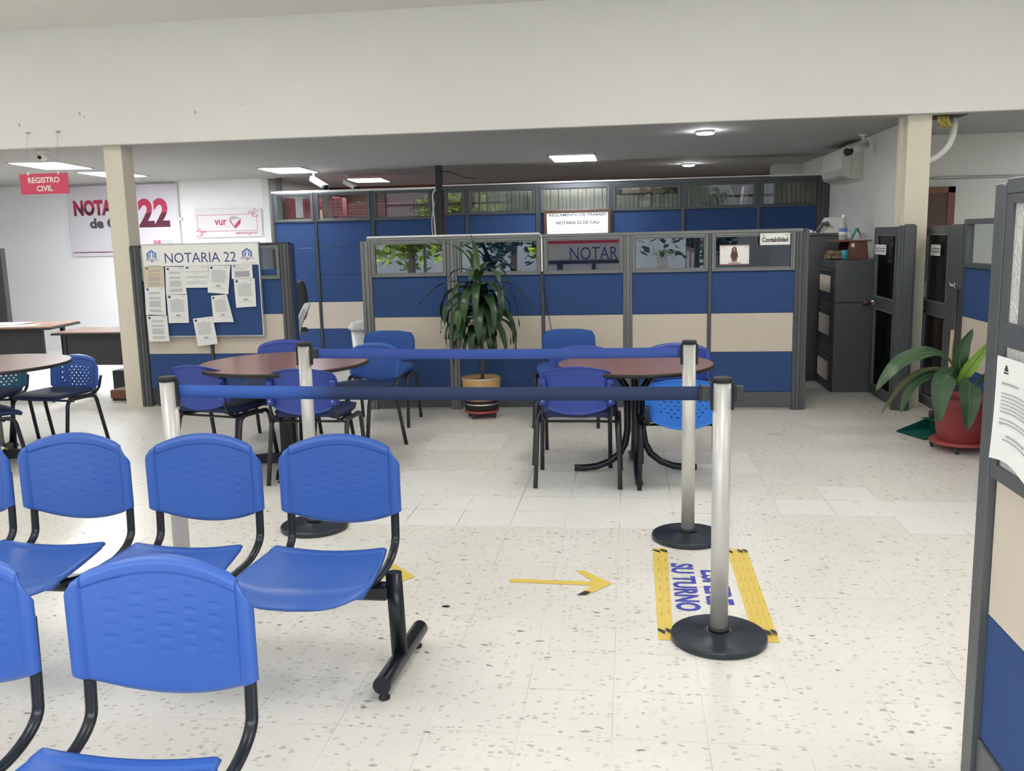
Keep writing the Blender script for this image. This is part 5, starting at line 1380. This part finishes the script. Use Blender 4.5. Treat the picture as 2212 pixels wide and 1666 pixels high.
t = thing('office_chair', 'black swivel office chair behind the desk, beside the column', 'chair', (-5.22, 9.75, 0))
def fn(a, b):
    u = a * 2 - 1; v = b * 2 - 1; return (u * .21 * (1 - .3 * abs(v) ** 3), .03 * (1 - u * u), .80 + v * .20)
mb = MB(); mb.grid(fn, 16, 16); mb.build('backrest', 'edge_black', t, solid=.05)
mb = MB(); mb.box(-.23, .23, -.46, .0, .42, .49, .03); mb.build('seat', 'edge_black', t)
mb = MB(); mb.tube([(0, -.23, .42), (0, -.23, .12)], .025, 12); mb.tube([(0, .03, .65), (0, .03, .45), (0, -.1, .41)], .02, 8); mb.build('column', 'black_paint', t)
for k in range(5):
    a = k * 2 * PI / 5 - .35; mb = MB(); mb.tube([(0, -.23, .13), (.15 * math.cos(a), -.23 + .15 * math.sin(a), .115), (.29 * math.cos(a), -.23 + .29 * math.sin(a), .075)], .017, 8); lg = mb.build('base_arm', 'black_paint', t)
    mb = MB(); x, y = .29 * math.cos(a), -.23 + .29 * math.sin(a); mb.tube([(x - .02, y, .025), (x + .02, y, .025)], .025, 12); mb.build('caster', 'rubber', lg)
t = thing('wire_wastebasket', 'dark slatted wastebasket below the desk by the column', 'wastebasket', (-5.30, 8.95, 0))
mb = MB(); mb.box(-.09, .09, -.09, .09, 0, .26, .01); mb.build('basket', 'frame_dark', t)
t = thing('foot_rest', 'dark red wooden foot rest on the floor left of the column', 'foot rest', (-5.02, 8.62, 0))
mb = MB(); mb.box(-.20, .13, -.11, .11, .02, .11, .01); mb.build('box', 'red_wood', t)
mb = MB(); mb.box(-.18, .11, -.10, .10, 0, .02); mb.build('foot', 'edge_black', t)
t = thing('under_desk_device', 'white device with a black wheel under the desk by the column', 'equipment', (-5.12, 9.32, 0))
mb = MB(); mb.box(-.12, .14, -.06, .06, .09, .17, .01); mb.build('housing', 'white_plastic', t)
mb = MB(); mb.tube([(-.03, -.03, .035), (-.03, .03, .035)], .035, 14); mb.tube([(-.03, 0, .05), (-.03, 0, .10)], .012, 8); mb.build('caster', 'rubber', t)

# ================================================================== BEHIND THE GAP: white chair, bin, dark chair
t = thing('plastic_garden_chair', 'greyish white plastic chair seen from the side in the gap', 'chair', (-3.68, 9.6, 0), math.radians(-62))
def fn(a, b):
    u = a * 2 - 1; return (u * (.21 - .02 * b), .02 + .10 * b + .03 * (b ** 3) * 2 + .02 * (1 - u * u), .42 + .44 * b + .02 * (1 - u * u) * b)
mb = MB(); mb.grid(fn, 18, 12, skip=lambda i, j: (i in (4, 5, 8, 9, 12, 13)) and 2 < j < 10); mb.build('backrest', 'grey_plastic', t, solid=.012)
mb = MB(); mb.box(-.22, .22, -.42, .03, .40, .425, .01); mb.build('seat', 'grey_plastic', t)
for sx in (-1, 1):
    for y0, y1 in ((-.40, -.44), (.02, .09)):
        mb = MB(); mb.tube([(sx * .20, y0, .41), (sx * .24, y1, 0)], .022, 8); mb.build('leg', 'grey_plastic', t)
t = thing('office_chair', 'dark office chair in the shade behind the notice board partition', 'chair', (-4.22, 11.0, 0))
def fn(a, b):
    u = a * 2 - 1; v = b * 2 - 1; return (u * .22 * (1 - .25 * abs(v) ** 3), .03 * (1 - u * u), .82 + v * .24)
mb = MB(); mb.grid(fn, 16, 16); mb.build('backrest', 'edge_black', t, solid=.05)
mb = MB(); mb.box(-.23, .23, -.46, .0, .42, .49, .03); mb.build('seat', 'edge_black', t)
mb = MB(); mb.tube([(0, .03, .65), (0, .03, .45), (0, -.1, .41)], .02, 8); mb.tube([(0, -.23, .42), (0, -.23, .05)], .025, 12); mb.box(-.25, .25, -.25, -.21, .0, .05); mb.box(-.02, .02, -.46, 0, 0, .05); mb.build('column', 'black_paint', t)
t = thing('waste_bin', 'white swing-lid bin half hidden by the low partition post', 'bin', (-2.66, 9.02, 0))
mb = MB(); mb.lathe([(.13, 0), (.165, .66), (.16, .66), (.125, .01)], n=28, cap=False); mb.lathe([(.13, .0), (.01, .001)], n=28); mb.build('body', 'white_plastic', t)
mb = MB(); mb.lathe([(.190, .655), (.198, .67), (.190, .69), (.17, .70), (.165, .72), (.08, .745), (.01, .75)], n=28); mb.build('lid', 'white_plastic', t)
# desk behind the notice board
t = thing('office_desk', 'desk corner with white papers behind the notice board partition', 'desk', (-4.4, 10.25, 0))
mb = MB(); mb.box(-4.9, -3.98, 10.10, 10.42, .60, .625, .004); mb.build('desktop', 'edge_black', t, world=True)
mb = MB()
for x in (-4.85, -4.04): mb.box(x, x + .04, 10.14, 10.18, 0, .60); mb.box(x, x + .04, 10.34, 10.38, 0, .60)
mb.build('leg', 'tube_grey', t, world=True)
mb = MB(); mb.box(-4.17, -3.99, 10.12, 10.38, .626, .67, .004); solo('paper_stack', mb, 'paper', 'stack of white paper on the desk behind the board', 'paper', (-4.08, 10.25, .626))

# inside the low cubicle: desks, monitors
t = thing('office_desk', 'dark desk inside the low partition, seen through its windows', 'desk', (-.3, 8.9, 0))
mb = MB(); mb.box(-2.1, 1.30, 8.55, 9.1, .715, .74, .004); mb.build('desktop', 'laminate_tan', t, world=True)
for x in (-2.0, -.4, 1.2): mb = MB(); mb.box(x, x + .04, 8.6, 9.05, 0, .715); mb.build('leg', 'tube_grey', t, world=True)
for x, lab in ((-1.05, 'dark computer screen behind the second window'), (.16, 'black computer screen behind the fourth window')):
    t = thing('computer_screen', lab, 'monitor', (x, 8.8, .741))
    mb = MB(); mb.box(-.26, .26, -.02, .02, .17, .50, .008); mb.build('screen', 'rubber', t)
    mb = MB(); mb.box(-.03, .03, .0, .03, .01, .2); mb.box(-.12, .12, -.08, .08, 0, .012, .004); mb.build('stand', 'rubber', t)

# ================================================================== FLOOR MARKINGS
def decal(name, polys, label, cat, z=.0012, group=None):
    mb = MB(); mb.keep = True; mats = []
    for mat, pts in polys:
        if mat not in mats: mats.append(mat)
        mb.mi = mats.index(mat)
        A = sum((pts[i][0] * pts[(i + 1) % len(pts)][1] - pts[(i + 1) % len(pts)][0] * pts[i][1]) for i in range(len(pts)))
        if A < 0: pts = pts[::-1]
        z += .0003
        mb.poly([(x, y, z) for x, y in pts])
    o = mb.build(name, mats); cx = sum(v.co.x for v in o.data.vertices) / len(o.data.vertices); cy = sum(v.co.y for v in o.data.vertices) / len(o.data.vertices)
    origin_to(o, (cx, cy, 0)); return tag(o, label, cat, group)
def arrow(x, y, L, label, k=1):
    polys = [('tape_yellow', [(x - L, y + .030), (x - L - .008, y + .008), (x - L, y - .014), (x - .05, y - .030), (x - .02, y), (x - .05, y + .016)]),
             ('tape_yellow', [(x, y), (x - .135, y + .155), (x - .175, y + .150), (x - .075, y + .0)]),
             ('tape_yellow', [(x, y), (x - .075, y + .0), (x - .145, y - .13), (x - .105, y - .14)])]
    polys.append(('tape_black', [(x - .118, y - .095), (x - .152, y - .142), (x - .112, y - .145), (x - .090, y - .105)]) if k else ('tape_black', [(x - .02, y - .001), (x - .06, y - .001), (x - .06, y - .003)]))
    return decal('floor_arrow', polys, label, 'floor marking')
arrow(-.082, 3.925, .46, 'yellow tape arrow pointing right, on open floor between seats and posts')
arrow(-.992, 3.948, .46, 'yellow tape arrow mostly hidden behind the blue seats', 0)
def tape_band(x0t, x1t, yt, x0b, x1b, yb, label, n, seed):
    rn = random.Random(seed); polys = []
    P = lambda u, v: ((x0t + (x1t - x0t) * u) * (1 - v) + (x0b + (x1b - x0b) * u) * v, yt * (1 - v) + yb * v)
    q = [P(u, v) for u, v in ((0, 0), (1, 0), (1, 1), (0, 1))]
    polys.append(('tape_yellow', q))
    for k in range(1, n): u = k / n; polys.append(('laminate_tan', [P(u, 0), P(u + .008, 0), P(u + .008, 1), P(u, 1)]))
    for k in range(n):
        u0 = k / n
        for v, h in ((.015, .05), (.90, .055)):
            if rn.random() < .85: polys.append(('tape_black', [P(u0 + .05 / n, v), P(u0 + .95 / n, v + .02), P(u0 + .95 / n, v + h), P(u0 + .05 / n, v + h - .03)]))
        for j in range(6):
            v = .14 + j * .12 + rn.uniform(-.01, .01); polys.append(('print_dark', [P(u0 + .6 / n, v), P(u0 + .65 / n, v), P(u0 + .65 / n, v + .04), P(u0 + .6 / n, v + .04)]))
    return decal('floor_tape', polys, label, 'floor marking')
tape_band(.108, .180, 4.41, .104, .163, 3.36, 'narrow yellow tape strip left of the blue floor lettering', 2, 3)
tape_band(.470, .566, 4.42, .470, .562, 3.37, 'wide yellow tape strip right of the nearest post', 4, 5)
def floor_words(body, x, y, w, h, label):
    r = thing('floor_lettering', label, 'floor lettering', (x + h / 2, y - w / 2, 0)); lettering(body, x, y, .0018, w, h, 'letter_blue', r, face='floor', bold=.03); return r
floor_words('SU TURNO', .186, 4.20, .555, .105, 'blue floor lettering SU TURNO beside the narrow yellow strip')
floor_words('ESPERE', .318, 4.12, .40, .115, 'blue floor lettering ESPERE partly hidden by the nearest post')
decal('floor_stain', [('rubber', [(-.800, 3.615), (-.785, 3.606), (-.768, 3.610), (-.762, 3.620), (-.778, 3.632), (-.796, 3.628)])], 'small black spot on the floor between the arrows', 'stain')
rn = random.Random(8)
decal('floor_stain', [('wall_grey', [(1.02 + rn.uniform(0, .12) + dx, 7.03 + rn.uniform(0, .1) + dy) for dx, dy in ((0, 0), (.01, .0), (.012, .02))]) for _ in range(12)], 'scuffed chips in the floor right of the right-hand table', 'stain')

# ================================================================== WHAT THE WINDOW PANES MIRROR (behind the camera, outdoors)
mb = MB(); mb.box(-30, 30, -40, -3.3, -.12, -.02); struct(mb.build('ground', 'asphalt'))
def tree(x, y, h, r, mat, label, seed, n=1500):
    rn = random.Random(seed); t = thing('street_tree', label, 'tree', (x, y, -.02))
    mb = MB(); mb.tube([(0, 0, 0), (.05, 0, h * .35), (0, .05, h * .7)], .09, 8, rads=[1.3, 1, .5]); mb.build('trunk', 'bark', t)
    mb = MB(); mb.keep = True
    for _ in range(n):
        a = rn.uniform(0, 2 * PI); e = rn.uniform(-1, 1); q = rn.random() ** .4 * r * (.75 + .25 * math.sin(a * 3 + seed))
        p = Vector((q * math.cos(a) * math.sqrt(1 - e * e), q * math.sin(a) * math.sqrt(1 - e * e), h * .62 + q * e * .8))
        u = Vector((rn.uniform(-1, 1), rn.uniform(-1, 1), rn.uniform(-.6, .6))).normalized() * .17; w = u.cross(Vector((rn.uniform(-1, 1), rn.uniform(-1, 1), 1))).normalized() * .10
        mb.quad(p - u, p - w, p + u, p + w)
    mb.build('foliage', mat, t)
tree(-6.2, -9.5, 3.4, 2.0, 'outdoor_green', 'leafy street tree mirrored in the first window', 1)
tree(-3.4, -10.5, 3.6, 2.1, 'outdoor_dark', 'dark street tree mirrored between the first windows', 2)
tree(-1.6, -8.5, 2.0, 1.2, 'outdoor_green', 'low bright shrub mirrored in the second window', 3, 1200)
tree(1.8, -11, 4.0, 2.4, 'outdoor_dark', 'dark street tree mirrored in the fourth window', 4)
mb = MB(); mb.box(-22, 12, -17, -16, 0, 7); solo('street_building', mb, 'facade_grey', 'long grey building across the street mirrored in the windows', 'building', (-3, -16, 0))
# fascia board facing the street; its lettering shows back to front from inside
new_mat('fascia_white', (0.62, 0.60, 0.62), 0.6)
t = thing('fascia_sign', 'grey board with mirrored NOTARIA lettering by the shopfront', 'sign', (-.75, -2.2, .6))
mb = MB(); mb.box(-1.62, -.17, -2.24, -2.2, .60, 1.44, .003); mb.build('board', 'fascia_white', t, world=True)
mb = MB(); mb.box(-1.62, -.17, -2.199, -2.196, 1.38, 1.44); mb.build('pink_band', 'sign_pink', t, world=True)
mb = MB(); mb.box(-1.62, -.17, -2.2, -2.17, .98, 1.05); mb.box(-1.45, -1.33, -2.2, -2.17, .6, .98); mb.box(-.75, -.68, -2.2, -2.17, .6, .98); mb.build('rail', 'frame_dark', t, world=True)
lettering('NOTAR', -1.19, -2.198, 1.06, .95, .25, 'print_indigo', t, face='-Y')
lettering('Del Circulo de Cali', -.62, -2.198, 1.335, .43, .03, 'print_grey', t, face='-Y')
t = thing('planter', 'white planter with a yellow-green plant near the shopfront', 'potted plant', (.60, -1.5, 0))
mb = MB(); mb.box(-.11, .11, -.11, .11, 0, 1.1, .005); mb.build('pot', 'white_plastic', t)
mb = MB(); mb.keep = True; rn = random.Random(5)
for k in range(26): strap_leaf(mb, (0, 0, 1.08), k * 2.4, rn.uniform(.22, .36), .02, rn.uniform(.7, 1.4), rn.uniform(.2, .9), rn, 8)
mb.build('foliage', 'leaf_lime', t)

bpy.context.view_layer.update()
